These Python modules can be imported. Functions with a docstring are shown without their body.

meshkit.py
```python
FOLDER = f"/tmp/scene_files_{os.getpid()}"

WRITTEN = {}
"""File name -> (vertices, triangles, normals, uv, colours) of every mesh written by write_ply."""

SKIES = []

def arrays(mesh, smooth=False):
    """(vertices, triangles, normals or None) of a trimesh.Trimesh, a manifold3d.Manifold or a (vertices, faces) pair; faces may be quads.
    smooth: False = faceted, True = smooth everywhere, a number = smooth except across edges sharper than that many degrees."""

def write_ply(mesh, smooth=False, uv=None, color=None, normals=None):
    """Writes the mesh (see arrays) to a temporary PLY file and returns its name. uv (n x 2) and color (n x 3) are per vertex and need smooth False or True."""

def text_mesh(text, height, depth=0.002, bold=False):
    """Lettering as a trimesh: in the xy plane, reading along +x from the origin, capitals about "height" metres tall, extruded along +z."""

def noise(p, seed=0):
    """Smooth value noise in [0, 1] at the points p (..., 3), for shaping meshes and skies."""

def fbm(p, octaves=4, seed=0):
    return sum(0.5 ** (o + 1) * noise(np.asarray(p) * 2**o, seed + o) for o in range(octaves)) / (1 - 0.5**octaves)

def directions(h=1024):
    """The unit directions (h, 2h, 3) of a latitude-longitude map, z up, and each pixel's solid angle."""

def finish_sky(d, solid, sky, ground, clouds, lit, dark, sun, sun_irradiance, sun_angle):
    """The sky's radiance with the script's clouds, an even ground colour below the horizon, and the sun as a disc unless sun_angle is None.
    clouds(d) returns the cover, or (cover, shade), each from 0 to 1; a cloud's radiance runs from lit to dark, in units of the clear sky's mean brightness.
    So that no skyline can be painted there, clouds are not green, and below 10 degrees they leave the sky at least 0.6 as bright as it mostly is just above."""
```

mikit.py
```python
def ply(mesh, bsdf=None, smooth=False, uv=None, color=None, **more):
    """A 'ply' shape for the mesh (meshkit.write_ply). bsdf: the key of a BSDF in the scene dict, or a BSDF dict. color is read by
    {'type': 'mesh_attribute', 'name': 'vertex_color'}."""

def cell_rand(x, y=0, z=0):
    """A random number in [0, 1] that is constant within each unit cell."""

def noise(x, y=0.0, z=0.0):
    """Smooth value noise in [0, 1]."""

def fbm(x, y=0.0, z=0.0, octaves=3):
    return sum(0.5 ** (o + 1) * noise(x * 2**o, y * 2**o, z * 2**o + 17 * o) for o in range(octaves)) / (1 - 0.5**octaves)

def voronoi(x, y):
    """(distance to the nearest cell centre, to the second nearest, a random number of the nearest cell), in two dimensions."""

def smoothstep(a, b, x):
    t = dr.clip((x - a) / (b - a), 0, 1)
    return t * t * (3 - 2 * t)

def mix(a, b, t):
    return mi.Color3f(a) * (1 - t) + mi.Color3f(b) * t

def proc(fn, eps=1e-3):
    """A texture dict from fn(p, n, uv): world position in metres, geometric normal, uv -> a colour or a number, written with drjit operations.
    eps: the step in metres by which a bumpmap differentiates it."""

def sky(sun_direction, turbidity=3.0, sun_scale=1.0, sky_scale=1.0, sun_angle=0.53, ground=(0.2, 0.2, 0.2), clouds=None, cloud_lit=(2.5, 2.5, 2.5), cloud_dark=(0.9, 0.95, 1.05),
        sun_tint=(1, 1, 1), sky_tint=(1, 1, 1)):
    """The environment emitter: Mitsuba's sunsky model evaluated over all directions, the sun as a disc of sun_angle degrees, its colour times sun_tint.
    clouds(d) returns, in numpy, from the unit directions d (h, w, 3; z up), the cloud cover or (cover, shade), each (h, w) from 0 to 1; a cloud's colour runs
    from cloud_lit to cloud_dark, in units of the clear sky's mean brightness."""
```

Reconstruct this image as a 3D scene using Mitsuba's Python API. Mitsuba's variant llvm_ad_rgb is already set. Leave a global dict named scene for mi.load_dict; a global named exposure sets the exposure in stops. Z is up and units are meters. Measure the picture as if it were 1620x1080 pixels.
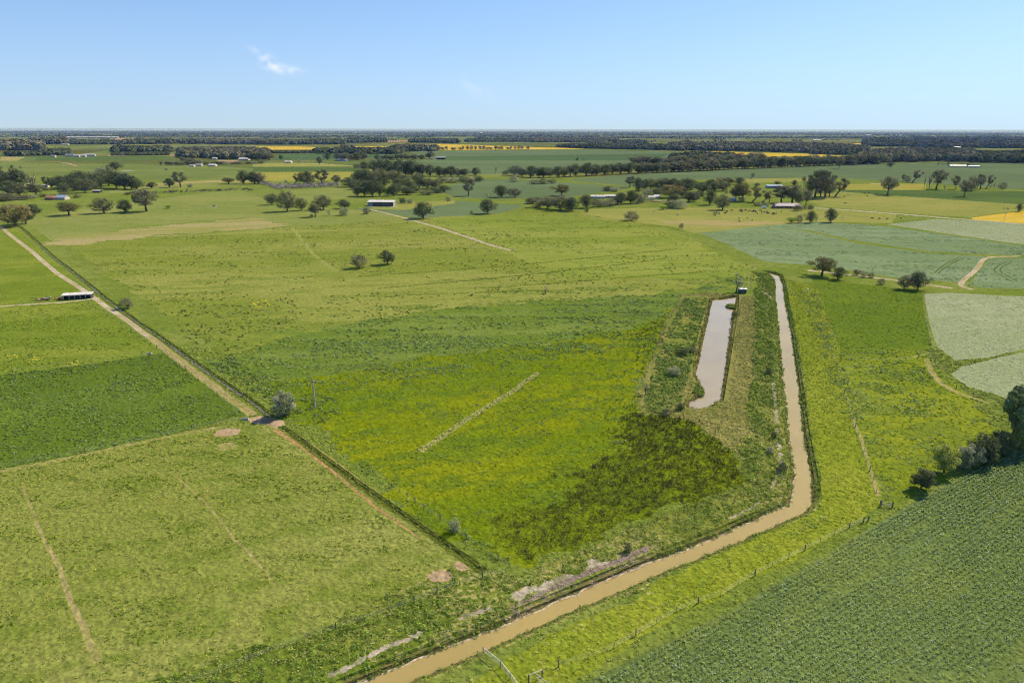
import math, random
import numpy as np, trimesh, shapely
import drjit as dr
import mitsuba as mi, mikit, meshkit
from shapely.geometry import Polygon, LineString, Point, MultiPolygon
from shapely.ops import unary_union

T = mi.ScalarTransform4f
scene, labels = {}, {}
H = 80.0                                    # height of the drone above the plain
PITCH = math.atan((540 - 205.5) / 1080.0)
ROLL = math.radians(-0.10)
exposure = 2.22
AZ, EL = math.radians(50), math.radians(42)
SUN = (math.sin(AZ) * math.cos(EL), math.cos(AZ) * math.cos(EL), math.sin(EL))
fwd = np.array([0, math.cos(PITCH), -math.sin(PITCH)])
scene['camera'] = {'type': 'perspective', 'fov': math.degrees(2 * math.atan(810 / 1080)), 'fov_axis': 'x', 'near_clip': 1.0, 'far_clip': 1.5e5,
                   'to_world': T().look_at(origin=[0, 0, H], target=[0, float(fwd[1]), float(H + fwd[2])], up=[math.sin(ROLL), 0, math.cos(ROLL)]),
                   'medium': {'type': 'ref', 'id': 'air'}}


def sky_clouds(d):
    """a thin high veil that thickens towards the horizon all round, and two wisps"""
    el = np.degrees(np.arcsin(np.clip(d[..., 2], -1, 1)))
    veil = 0.62 * np.exp(-np.maximum(el, 0) / 5.5)
    az = np.degrees(np.arctan2(d[..., 0], d[..., 1]))
    n = meshkit.fbm(np.stack([az * 2.2 + el * 1.5, el * 2.6 - az * .8, az * 0], -1), 5, 3)
    w = 0
    # (azimuth, elevation, along, across, slant, strength) of the wisps' cores
    for a, e, ra, re, sl, k in ((-18.35, 4.75, .62, .42, -.5, .75), (-17.75, 4.35, .95, .30, -.35, .8), (-17.0, 4.25, .9, .22, -.05, .55), (-18.9, 5.3, .7, .25, -.9, .3), (-2.9, 3.0, 1.3, .5, -.8, .16)):
        x, y = az - a, (el - e) - sl * (az - a) * .6
        g = np.exp(-(x / ra) ** 2 - (y / re) ** 2)
        w = np.maximum(w, k * g * np.clip(.25 + (n - 0.36) * 3.2, 0, 1))
    cover = np.clip(1 - (1 - veil) * (1 - w), 0, 1)
    return cover, np.clip(veil * (1 - w) / np.maximum(cover, 1e-6), 0, 1)


scene['sky'] = mikit.sky(SUN, turbidity=2.0, ground=(.09, .11, .09), sky_tint=(.77, .86, 1.02), sun_tint=(1, .99, .95), clouds=sky_clouds, cloud_lit=(3.0, 3.1, 3.3), cloud_dark=(2.0, 2.45, 2.9))
scene['air'] = {'type': 'homogeneous', 'albedo': {'type': 'rgb', 'value': [.95, .95, .95]}, 'sigma_t': {'type': 'rgb', 'value': [0.6e-5, 1.05e-5, 2.7e-5]}}
scene['haze'] = {'type': 'cube', 'to_world': T().translate([0, 0, 39.5]).scale([62000, 62000, 43.5]), 'bsdf': {'type': 'null'}, 'interior': {'type': 'ref', 'id': 'air'}}
labels['haze'] = dict(label='thin blue summer haze over the whole plain', category='haze', kind='stuff')

# ------------------------------------------------------------------ helpers
rng = np.random.default_rng(7)


def at(px, py, z=0.0):
    """ground point (metres) of a surveyed spot of the photograph"""
    x, y = px - 810.0, 540.0 - py
    c, s = math.cos(-ROLL), math.sin(-ROLL)
    x, y = x * c - y * s, x * s + y * c
    d = np.array([x, 1080 * math.cos(PITCH) + y * math.sin(PITCH), -1080 * math.sin(PITCH) + y * math.cos(PITCH)])
    return (d * ((H - z) / -d[2]))[:2]


def scale_at(px, py):
    """metres per pixel across, and per pixel of upright height"""
    p = at(px, py)
    depth = p[1] * math.cos(PITCH) + H * math.sin(PITCH)
    return depth / 1080.0, depth / 1080.0 / (np.hypot(p[0] * 0 + p[1], 0) / np.hypot(p[1], H))


def pts(flat, z=0.0):
    return [tuple(at(flat[i], flat[i + 1], z)) for i in range(0, len(flat), 2)]


def lin(c):
    c = np.asarray(c, float) / 255
    return np.where(c < .04045, c / 12.92, ((c + .055) / 1.055) ** 2.4)


KSUN = 1.45


def alb(*c):
    """base colour of a flat thing that reads as this sRGB colour in this daylight"""
    return np.clip(lin(c) / KSUN, .004, .8)


def key_for(name):
    if name not in USED:
        USED[name] = 0
        return name
    USED[name] += 1
    return f'{name}_{USED[name]:03d}'


USED = {}


def tag(k, label, cat, group=None, kind=None):
    labels[k] = {'label': label, 'category': cat}
    if group:
        labels[k]['group'] = group
    if kind:
        labels[k]['kind'] = kind
    return k


def wob(p, amp=None):
    p = np.asarray(p, float)
    d = np.hypot(p[:, 0], p[:, 1])
    a = np.clip(d * .0022, .25, 6)
    s = np.clip(d * .02, 3, 60)
    out = p.copy()
    for i in (0, 1):
        q = np.stack([p[:, 0] / s, p[:, 1] / s, np.full(len(p), 7.0 * i)], -1)
        out[:, i] += (meshkit.fbm(q, 3, 5 + i) - .5) * 2 * a
    return out


def smooth_line(P, n=8):
    P = np.asarray(P, float)
    Q = np.vstack([2 * P[0] - P[1], P, 2 * P[-1] - P[-2]])
    out = []
    for i in range(1, len(Q) - 2):
        t = np.linspace(0, 1, n, endpoint=False)[:, None]
        a, b, c, d = Q[i - 1], Q[i], Q[i + 1], Q[i + 2]
        out.append(.5 * (2 * b + (c - a) * t + (2 * a - 5 * b + 4 * c - d) * t ** 2 + (3 * b - a - 3 * c + d) * t ** 3))
    return np.vstack(out + [P[-1:]])


def densify(P, closed=True):
    P = np.asarray(P, float)
    Q = np.vstack([P, P[:1]]) if closed else P
    out = []
    for a, b in zip(Q[:-1], Q[1:]):
        d = min(np.hypot(*a), np.hypot(*b))
        n = int(np.clip(np.hypot(*(b - a)) / max(2.0, d * .012), 1, 60))
        out += [a + (b - a) * k / n for k in range(n)]
    if not closed:
        out.append(Q[-1])
    return np.array(out)


def poly(flat, soft=0, z=0.0):
    q = [list(flat[i:i + 2]) for i in range(0, len(flat), 2)]
    for i, c in enumerate(q):                      # fields at the right edge run on beyond the frame
        if c[0] == 1640:
            o = next((q[j % len(q)] for j in (i - 1, i + 1) if q[j % len(q)][0] < 1640), None)
            if o:
                c[1] += float(np.clip((c[1] - o[1]) / (1640 - o[0]), -.2, .2)) * 260
                c[0] = 1900
    flat = [float(v) for c in q for v in c]
    g = Polygon(densify(pts(flat, z)))
    if soft:
        g = g.segmentize(1.2)
        Q = np.array(g.exterior.coords)[:-1]
        for i, (s_, a_) in enumerate(((9, 1.0), (3, .45))):
            for j in (0, 1):
                Q[:, j] += (meshkit.fbm(np.stack([Q[:, 0] / s_, Q[:, 1] / s_ / 2, np.full(len(Q), 5. * j + i)], -1), 3, 9) - .5) * 2 * soft * a_ * (2.2 if j == 0 else 1)
        g = Polygon(Q)
    else:
        g = Polygon(wob(np.array(g.exterior.coords)[:-1]))
    return g if g.is_valid else g.buffer(0)


def strip(flat, w, z=0.0, w2=None):
    """a ribbon of ground along a line; w metres wide"""
    P = smooth_line(pts(flat, z), 8)
    P = wob(densify(P, False))
    if w2 is None:
        g = LineString(P).buffer(w / 2, cap_style=1, quad_segs=3)
    else:
        t = np.gradient(P, axis=0)
        t /= np.linalg.norm(t, axis=1, keepdims=True)
        n = np.stack([-t[:, 1], t[:, 0]], 1)
        ww = np.linspace(w, w2, len(P))[:, None] / 2
        g = Polygon(np.vstack([P + n * ww, (P - n * ww)[::-1]]))
    return g if g.is_valid else g.buffer(0)


def polys(g):
    return [x for x in getattr(g, 'geoms', [g]) if isinstance(x, Polygon) and x.area > 1e-3]


def flat_mesh(g, z=0.0):
    vs, fs, n = [], [], 0
    for q in polys(g):
        v, f = trimesh.creation.triangulate_polygon(q, engine='earcut')
        if len(f) == 0:
            continue
        vs.append(np.column_stack([v, np.full(len(v), z)])); fs.append(np.asarray(f) + n); n += len(v)
    v, f = np.vstack(vs), np.vstack(fs)
    a = np.cross(v[f[:, 1]] - v[f[:, 0]], v[f[:, 2]] - v[f[:, 0]])[:, 2]
    f[a < 0] = f[a < 0][:, ::-1]
    return v, f


# ------------------------------------------------------------------ materials
def nz(x, y):
    """2-D value noise, four corners"""
    i, j = dr.floor(x), dr.floor(y)
    u, v = x - i, y - j
    u, v = u * u * (3 - 2 * u), v * v * (3 - 2 * v)
    r = mikit.cell_rand
    return dr.lerp(dr.lerp(r(i, j), r(i + 1, j), u), dr.lerp(r(i, j + 1), r(i + 1, j + 1), u), v)


def fb(x, y, o=3):
    s = 0
    for k in range(o):
        s = s + .5 ** (k + 1) * nz(x * 2 ** k + 13.7 * k, y * 2 ** k + 5.1 * k)
    return s / (1 - .5 ** o)


PAL = []          # one row per kind of ground: A, B, C, D colours, then numbers
NPAL = 24


def pal(A, B, C, D=None, s1=35, s2=4, ang=0, st=1.0, c=.5, d=0.0, row=0.0, rs=3.0, grain=.35, cells=0.0, s3=.8):
    D = D if D is not None else B
    PAL.append([*alb(*A), *alb(*B), *alb(*C), *alb(*D), s1, s2, math.cos(math.radians(ang)), math.sin(math.radians(ang)), st, c, d, row, rs, grain, cells, s3])
    return len(PAL) - 1


PALARR = None


def field_color(p, n, uv):
    k = mi.UInt32(dr.floor(uv.x * 256.0)) * NPAL
    g = lambda i: dr.gather(mi.Float, PALARR, k + i)
    col = lambda i: mi.Color3f(g(i), g(i + 1), g(i + 2))
    ca, sa = g(14), g(15)
    a, b = p.x * ca + p.y * sa, p.y * ca - p.x * sa          # along, across
    n1 = fb(a / (g(12) * g(16)), b / g(12), 3)
    n2 = fb(a / (g(13) * g(16)) + 31.0, b / g(13) + 8.0, 3)
    n3 = fb(p.x / g(23), p.y / g(23), 2)
    out = mikit.mix(col(0), col(3), mikit.smoothstep(.32, .68, n1))
    out = mikit.mix(out, col(6), g(17) * mikit.smoothstep(.46, .72, n2))
    fl = nz(p.x * 1.9 + 3.3, p.y * 1.9)
    out = mikit.mix(out, col(9), mikit.smoothstep(1.0 - g(18), 1.1 - g(18), fl * .55 + .5 * mikit.smoothstep(.35, .75, fb(p.x / 22.0 + 5, p.y / 22.0, 2))) * dr.select(g(18) > 0, 1.0, 0.0))
    rows = dr.sin(b * (6.2832 / g(20))) * g(19)
    rc = mikit.cell_rand(dr.floor((p.x + .35 * p.y) / 620.0), dr.floor(p.y / 410.0), 5) - .5
    rd = mikit.cell_rand(dr.floor((p.x + .35 * p.y) / 620.0), dr.floor(p.y / 410.0), 9)
    out = out * (1 + g(21) * 2 * (n3 - .5) + rows)
    out = out * mi.Color3f(1 + g(22) * (rc + .5 * rd), 1 + g(22) * rc, 1 + g(22) * (rc - .2 * rd))
    return dr.clip(out, .003, .85)


def field_bump(p, n, uv):
    return fb(p.x / .9, p.y / .9, 2)


scene['field_bsdf'] = {'type': 'bumpmap', 'scale': .32, 'arbitrary': mikit.proc(field_bump, eps=.08),
                       'bsdf': {'type': 'diffuse', 'reflectance': mikit.proc(field_color)}}
scene['leaf_bsdf'] = {'type': 'principledthin', 'base_color': {'type': 'mesh_attribute', 'name': 'vertex_color'}, 'roughness': .65, 'diff_trans': .8, 'spec_trans': 0.0, 'eta': 1.3}
scene['veg_bsdf'] = {'type': 'twosided', 'bsdf': {'type': 'diffuse', 'reflectance': {'type': 'mesh_attribute', 'name': 'vertex_color'}}}


def ripple(p, n, uv):
    return fb(p.x / 1.7 + .3 * p.y, p.y / 1.2, 3)


def water_mat(key, near, scale=.012):
    lo, hi = [float(v) for v in near * .9], [float(v) for v in near * 1.12]

    def col(p, n, uv):
        return mikit.mix(lo, hi, fb(p.x / 14.0, p.y / 14.0, 3))
    scene[key] = {'type': 'bumpmap', 'scale': scale, 'arbitrary': mikit.proc(ripple, eps=.05),
                  'bsdf': {'type': 'principled', 'base_color': mikit.proc(col), 'roughness': .04, 'specular': .55}}


water_mat('canal_water_bsdf', alb(182, 166, 100), .0045)
water_mat('dam_water_bsdf', alb(178, 168, 134), .003)
water_mat('ditch_water_bsdf', alb(120, 112, 100), .010)


def solid(key, c, rough=.7, metallic=0.0, spec=.3):
    scene[key] = {'type': 'twosided', 'bsdf': {'type': 'principled', 'base_color': {'type': 'rgb', 'value': [float(x) for x in c]}, 'roughness': rough, 'metallic': metallic, 'specular': spec}}


def roof_tex(p, n, uv):
    d = mikit.smoothstep(.45, .8, fb(p.x * .8, p.y * .8 + p.z, 3))
    return mikit.mix((.56, .56, .55), (.40, .36, .32), d * .6)


scene['white_iron'] = {'type': 'twosided', 'bsdf': {'type': 'principled', 'base_color': mikit.proc(roof_tex), 'roughness': .5, 'specular': .4}}
solid('grey_iron', (.30, .31, .33), .5); solid('blue_iron', (.30, .38, .50), .5); solid('terracotta', (.30, .16, .10), .8)
solid('brick_wall', (.27, .16, .11), .9); solid('cream_wall', (.50, .46, .38), .9); solid('dark_wall', (.035, .04, .05), .8); solid('green_wall', (.05, .09, .08), .7)
solid('timber', (.16, .135, .11), .9); solid('pale_timber', (.42, .39, .34), .9); solid('glass_dark', (.03, .04, .05), .1, 0, .6); solid('galv', (.45, .46, .47), .4, .3)
solid('white_paint', (.75, .75, .74), .5); solid('concrete', (.36, .34, .31), .9); solid('black_hide', (.02, .018, .016), .7); solid('wool', (.5, .47, .4), .95); solid('rust', (.30, .13, .06), .8)

# ------------------------------------------------------------------ ground regions (later ones lie on earlier ones)
REG = []          # [key, polygon, palette]


def region(name, g, p, label, cat=None):
    k = key_for(name)
    REG.append([k, g, p])
    tag(k, label, cat or name.replace('_', ' '), kind='structure')
    return g


P = {}
P['plain'] = pal((98, 122, 66), (120, 138, 78), (112, 124, 72), s1=160, s2=30, c=.4, grain=.12, cells=.55, s3=3)
P['mid'] = pal((116, 136, 72), (132, 147, 82), (108, 130, 68), s1=60, s2=9, st=2.5, c=.5, grain=.18, s3=1.6)
P['midlight'] = pal((132, 150, 76), (146, 158, 88), (150, 158, 92), s1=60, s2=8, st=2.5, c=.5, grain=.18, s3=1.4)
P['darkcrop'] = pal((88, 116, 74), (96, 124, 80), (82, 110, 72), s1=90, s2=20, st=4, c=.4, grain=.08, s3=3, row=.04, rs=14)
P['greycrop'] = pal((108, 130, 92), (116, 139, 98), (102, 124, 86), s1=90, s2=20, st=4, c=.4, grain=.08, s3=3)
P['canola'] = pal((214, 186, 60), (222, 198, 84), (190, 176, 70), s1=60, s2=14, st=3, c=.4, grain=.08, s3=2)
P['tan'] = pal((182, 170, 118), (168, 164, 104), (150, 158, 88), s1=40, s2=7, st=3, c=.55, grain=.15, s3=1.5)
P['strawstrip'] = pal((150, 158, 86), (172, 168, 116), (182, 172, 126), s1=16, s2=6, ang=8, st=6, c=.65, grain=.15, s3=1.2)
P['soil'] = pal((176, 146, 112), (186, 164, 130), (150, 136, 96), s1=40, s2=9, st=2, c=.4, grain=.1)
P['olive'] = pal((152, 160, 84), (162, 166, 92), (136, 152, 74), s1=50, s2=8, st=3, c=.5, grain=.15, s3=1.5)
P['deepgreen'] = pal((92, 118, 64), (102, 127, 68), (86, 112, 60), s1=50, s2=8, st=4, c=.5, grain=.12, s3=1.5)
P['yellowpad'] = pal((164, 166, 76), (172, 168, 84), (146, 158, 72), s1=50, s2=8, st=4, c=.5, grain=.12, s3=1.5)
P['main'] = pal((134, 150, 64), (150, 160, 82), (116, 138, 56), (172, 176, 96), s1=42, s2=6, ang=8, st=3.2, c=.55, d=.06, grain=.28, s3=.8)
P['bright'] = pal((114, 137, 28), (136, 150, 28), (98, 126, 40), (116, 140, 66), s1=20, s2=3.5, ang=24, st=2.6, c=.65, d=.12, grain=.34, s3=.55)
P['blueband'] = pal((112, 137, 54), (124, 146, 68), (102, 128, 52), (130, 152, 100), s1=18, s2=3.5, ang=10, st=4, c=.6, d=.12, grain=.32, s3=.6)
P['tussock'] = pal((137, 151, 72), (148, 159, 84), (116, 138, 54), (172, 174, 80), s1=24, s2=3.4, ang=15, st=1.9, c=.7, d=.10, grain=.32, s3=.5)
P['lush'] = pal((98, 124, 44), (108, 134, 50), (92, 118, 50), (118, 142, 82), s1=20, s2=2.6, ang=18, st=2.2, c=.6, d=.14, grain=.34, s3=.5)
P['lime'] = pal((122, 144, 52), (138, 154, 62), (108, 134, 46), (172, 174, 72), s1=24, s2=4, ang=8, st=3, c=.55, d=.08, grain=.28, s3=.6)
P['levee'] = pal((138, 156, 48), (150, 164, 58), (124, 146, 44), (164, 172, 100), s1=14, s2=2.6, ang=80, st=2.5, c=.55, d=.08, grain=.3, s3=.5)
P['rightpad'] = pal((104, 130, 44), (114, 138, 48), (98, 124, 50), s1=22, s2=3, st=2.5, c=.5, grain=.24, s3=.55)
P['rightlow'] = pal((124, 144, 42), (138, 154, 46), (108, 132, 54), (140, 160, 104), s1=16, s2=3, ang=10, st=2.2, c=.6, d=.12, grain=.32, s3=.5)
P['palecrop'] = pal((160, 176, 136), (170, 184, 146), (148, 168, 118), (180, 190, 160), s1=26, s2=3, ang=20, st=3, c=.5, d=.1, grain=.2, s3=.6)
P['bluecrop'] = pal((130, 154, 112), (140, 163, 124), (116, 144, 94), (152, 172, 138), s1=30, s2=3.5, ang=-20, st=5, c=.6, d=.1, grain=.2, s3=.8)
P['sedge'] = pal((102, 126, 30), (122, 142, 30), (88, 104, 34), s1=14, s2=1.6, c=.6, grain=.34, s3=.5)
P['rank'] = pal((112, 134, 50), (134, 146, 66), (92, 118, 44), (166, 166, 104), s1=9, s2=2.2, ang=25, st=2, c=.6, d=.25, grain=.35, s3=.5)
P['drybank'] = pal((138, 142, 78), (152, 152, 90), (116, 130, 62), s1=9, s2=2, ang=80, st=2, c=.6, grain=.35, s3=.45)
P['mudbank'] = pal((112, 112, 66), (130, 124, 82), (104, 118, 58), s1=5, s2=1.5, c=.5, grain=.35, s3=.4)
P['beach'] = pal((226, 216, 196), (204, 190, 164), (150, 136, 96), s1=5, s2=1.0, c=.4, grain=.3, s3=.4)
P['saltpan'] = pal((196, 190, 172), (172, 166, 142), (120, 134, 76), s1=4, s2=1.6, c=.55, grain=.3, s3=.4)
P['deadreed'] = pal((160, 146, 136), (140, 130, 114), (110, 118, 72), s1=4, s2=1.4, c=.5, grain=.4, s3=.4)
P['gravel'] = pal((204, 196, 170), (190, 180, 148), (158, 160, 98), s1=9, s2=1.6, ang=45, st=3, c=.7, grain=.25, s3=.4)
P['grasstrack'] = pal((156, 158, 92), (172, 166, 112), (134, 148, 70), s1=9, s2=1.2, c=.7, grain=.28, s3=.4)
P['redtrack'] = pal((190, 150, 106), (176, 146, 104), (146, 146, 76), s1=9, s2=1.2, c=.5, grain=.25, s3=.5)
P['fadedtrack'] = pal((170, 154, 100), (156, 154, 88), (140, 148, 72), s1=9, s2=1.2, c=.6, grain=.25, s3=.4)
P['dirt'] = pal((196, 174, 146), (178, 156, 124), (150, 146, 92), s1=5, s2=1.2, c=.45, grain=.25, s3=.4)
P['ditch'] = pal((96, 112, 44), (116, 126, 58), (84, 92, 46), s1=6, s2=1.5, c=.6, grain=.35, s3=.5)
P['back'] = pal((136, 155, 66), (150, 164, 78), (120, 144, 58), (166, 172, 90), s1=36, s2=5, ang=8, st=4, c=.55, d=.06, grain=.26, s3=.7)
P['furrow'] = pal((88, 104, 40), (98, 114, 46), (76, 92, 38), s1=10, s2=2, c=.5, grain=.3, s3=.6)
P['ridge'] = pal((150, 162, 88), (166, 172, 104), (130, 150, 62), s1=6, s2=1.6, c=.5, grain=.3, s3=.5)
P['damtop'] = pal((124, 138, 62), (144, 147, 82), (104, 127, 54), s1=8, s2=2.2, ang=60, st=2, c=.6, grain=.35, s3=.45)
P['crop'] = pal((104, 126, 68), (114, 136, 76), (132, 148, 72), s1=22, s2=7, ang=33, st=3.5, c=.5, grain=.35, s3=.5)
P['verge'] = pal((122, 143, 60), (136, 152, 74), (106, 130, 52), s1=20, s2=3, c=.6, grain=.32, s3=.55)
P['roadgrey'] = pal((206, 202, 184), (192, 188, 162), (160, 166, 110), s1=20, s2=3, c=.4, grain=.12)

# far to near
R = region
R('pasture', Polygon([(-1500, 30), (1500, 30), (1500, 1250), (-1500, 1250)]), P['verge'], 'rough green grass between the paddocks')
R('crop_field', poly([650, 240, 840, 237, 1080, 240, 1165, 262, 1000, 254, 690, 254, 660, 247], z=0), P['greycrop'], 'grey green crop in the far distance below the canola strips')
R('crop_field', poly([700, 248, 840, 246, 1060, 243, 1040, 252, 1000, 254, 690, 254]), P['darkcrop'], 'darker green crop band in front of the distant canola')
R('crop_field', poly([620, 254, 1000, 254, 1005, 258, 985, 262, 900, 268, 840, 272, 760, 276, 680, 270, 640, 262]), P['greycrop'], 'broad grey green crop behind the central tree belt')
R('crop_field', poly([440, 243, 560, 243, 640, 244, 640, 250, 500, 253, 430, 253]), P['darkcrop'], 'green crop strip in front of the left canola strip')
for f in ([400, 232, 470, 232, 530, 234, 545, 235.5, 500, 237, 430, 237, 400, 236], [556, 231.5, 620, 231.5, 632, 233, 600, 235.5, 560, 235], [640, 229, 700, 228, 790, 231, 835, 232, 862, 236, 700, 238, 660, 233],
          [840, 233, 903, 234, 925, 236.2, 840, 236.6], [1055, 253.5, 1085, 254, 1112, 257, 1100, 261, 1060, 260], [1110, 239.5, 1165, 240.5, 1300, 244, 1362, 249, 1345, 257, 1200, 252.5, 1150, 244],
          [1190, 224.4, 1227, 225, 1229, 227.2, 1195, 226.6], [1314, 226.8, 1340, 227, 1338, 229.2, 1315, 229.2], [1344, 226.8, 1370, 227, 1368, 229.4, 1345, 229.4]):
    R('canola_field', poly(f), P['canola'], 'yellow flowering canola strip far off between the tree belts')
for f in ([178, 219, 235, 218.5, 238, 221, 178, 221.4], [612, 222.4, 648, 222.2, 650, 224.6, 612, 224.6], [170, 245.6, 207, 247, 206, 249.2, 168, 248.4], [268, 244.2, 320, 245, 318, 247, 270, 246.6], [340, 253.4, 378, 253.6, 378, 256, 345, 256]):
    R('ploughed_field', poly(f), P['soil'], 'bare reddish brown ploughed field in the left distance')
R('pasture', poly([0, 248.5, 40, 248.8, 26, 254.6, 0, 254.6]), P['tan'], 'small pale paddock at the far left edge')
R('pasture', poly([55, 248.8, 150, 247, 240, 247, 300, 249, 230, 253.6, 60, 254]), P['deepgreen'], 'dark green paddock strip in the left distance')
R('pasture', poly([0, 257, 330, 262, 420, 268, 440, 286, 340, 283, 200, 287, 60, 276, 0, 280]), P['mid'], 'green grazing flat beyond the left homestead trees')
R('pasture', poly([225, 291, 330, 285.5, 400, 284.5, 395, 288, 330, 289, 240, 295]), P['tan'], 'pale dry strip of grass behind the left boundary trees')
R('pasture', poly([200, 297, 330, 289, 400, 288, 395, 293, 160, 306]), P['midlight'], 'light green strip of pasture under the pale dry grass')
R('pasture', poly([400, 258, 500, 258, 560, 262, 520, 264.4, 400, 264]), P['olive'], 'pale olive paddock behind the single white farm shed')
R('pasture', poly([400, 264, 530, 263.6, 575, 267, 560, 272, 400, 272.6]), P['deepgreen'], 'dark green paddock left of the central wood')
R('pasture', poly([400, 272.6, 560, 272, 560, 284, 430, 287, 400, 286]), P['yellowpad'], 'yellow green paddock left of the central wood')
R('pasture', poly([440, 304, 540, 296, 572, 298, 566, 312, 480, 321, 450, 318]), P['midlight'], 'green paddock in front of the grey dead scrub')
R('pasture', poly([680, 300, 760, 283, 860, 286, 1000, 297, 900, 312, 790, 315, 730, 313]), P['greycrop'], 'blue green paddock around the lone gum left of centre')
R('crop_field', poly([900, 284, 1005, 275, 1160, 268, 1300, 262.5, 1460, 257.6, 1640, 258, 1640, 301, 1440, 288.6, 1300, 280.5, 1180, 283.6, 1030, 285, 1000, 295, 930, 288]), P['greycrop'], 'wide grey green crop behind the right hand farm')
R('pasture', poly([1120, 284, 1280, 281, 1290, 287, 1160, 290]), P['olive'], 'thin olive strip behind the long blue grey shed')
R('pasture', poly([1330, 291.5, 1380, 291, 1440, 290.2, 1464, 291, 1464, 301.4, 1330, 300.6]), P['yellowpad'], 'small yellow green paddock behind the lone gum on the right')
R('pasture', poly([1326, 300.6, 1464, 301, 1640, 303, 1640, 326, 1440, 311.4, 1330, 303.4]), P['deepgreen'], 'dark green paddock under the right hand group of old gums')
R('pasture', poly([1270, 312, 1330, 303.4, 1440, 311.4, 1640, 325, 1612, 333.4, 1535, 343.5, 1420, 337, 1300, 327]), P['olive'], 'light olive paddock above the pale farm road')
R('pasture', poly([900, 346, 930, 331, 1060, 328, 1220, 331, 1300, 329, 1420, 338, 1412, 353, 1300, 351, 1100, 369, 1060, 358, 1000, 351]), P['olive'], 'light olive paddock with grazing cattle in front of the farm')
R('pasture', poly([1040, 350, 1120, 348.6, 1200, 350, 1245, 353, 1150, 359, 1075, 357]), P['tan'], 'dry straw coloured strip in the cattle paddock')
R('canola_field', poly([1534, 344.4, 1640, 331, 1640, 355, 1540, 347.4]), P['canola'], 'bright yellow canola corner at the right edge beside the farm road')
R('farm_road', strip([1280, 328.5, 1340, 332, 1420, 338.4, 1500, 345, 1580, 351, 1650, 357], 6.5), P['roadgrey'], 'pale straight farm road running to the right edge', 'road')
R('crop_field', poly([1404, 355, 1478, 346.6, 1560, 349.8, 1640, 356.6, 1640, 389, 1590, 383, 1500, 370]), P['palecrop'], 'pale silvery crop strip just below the farm road')
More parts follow.
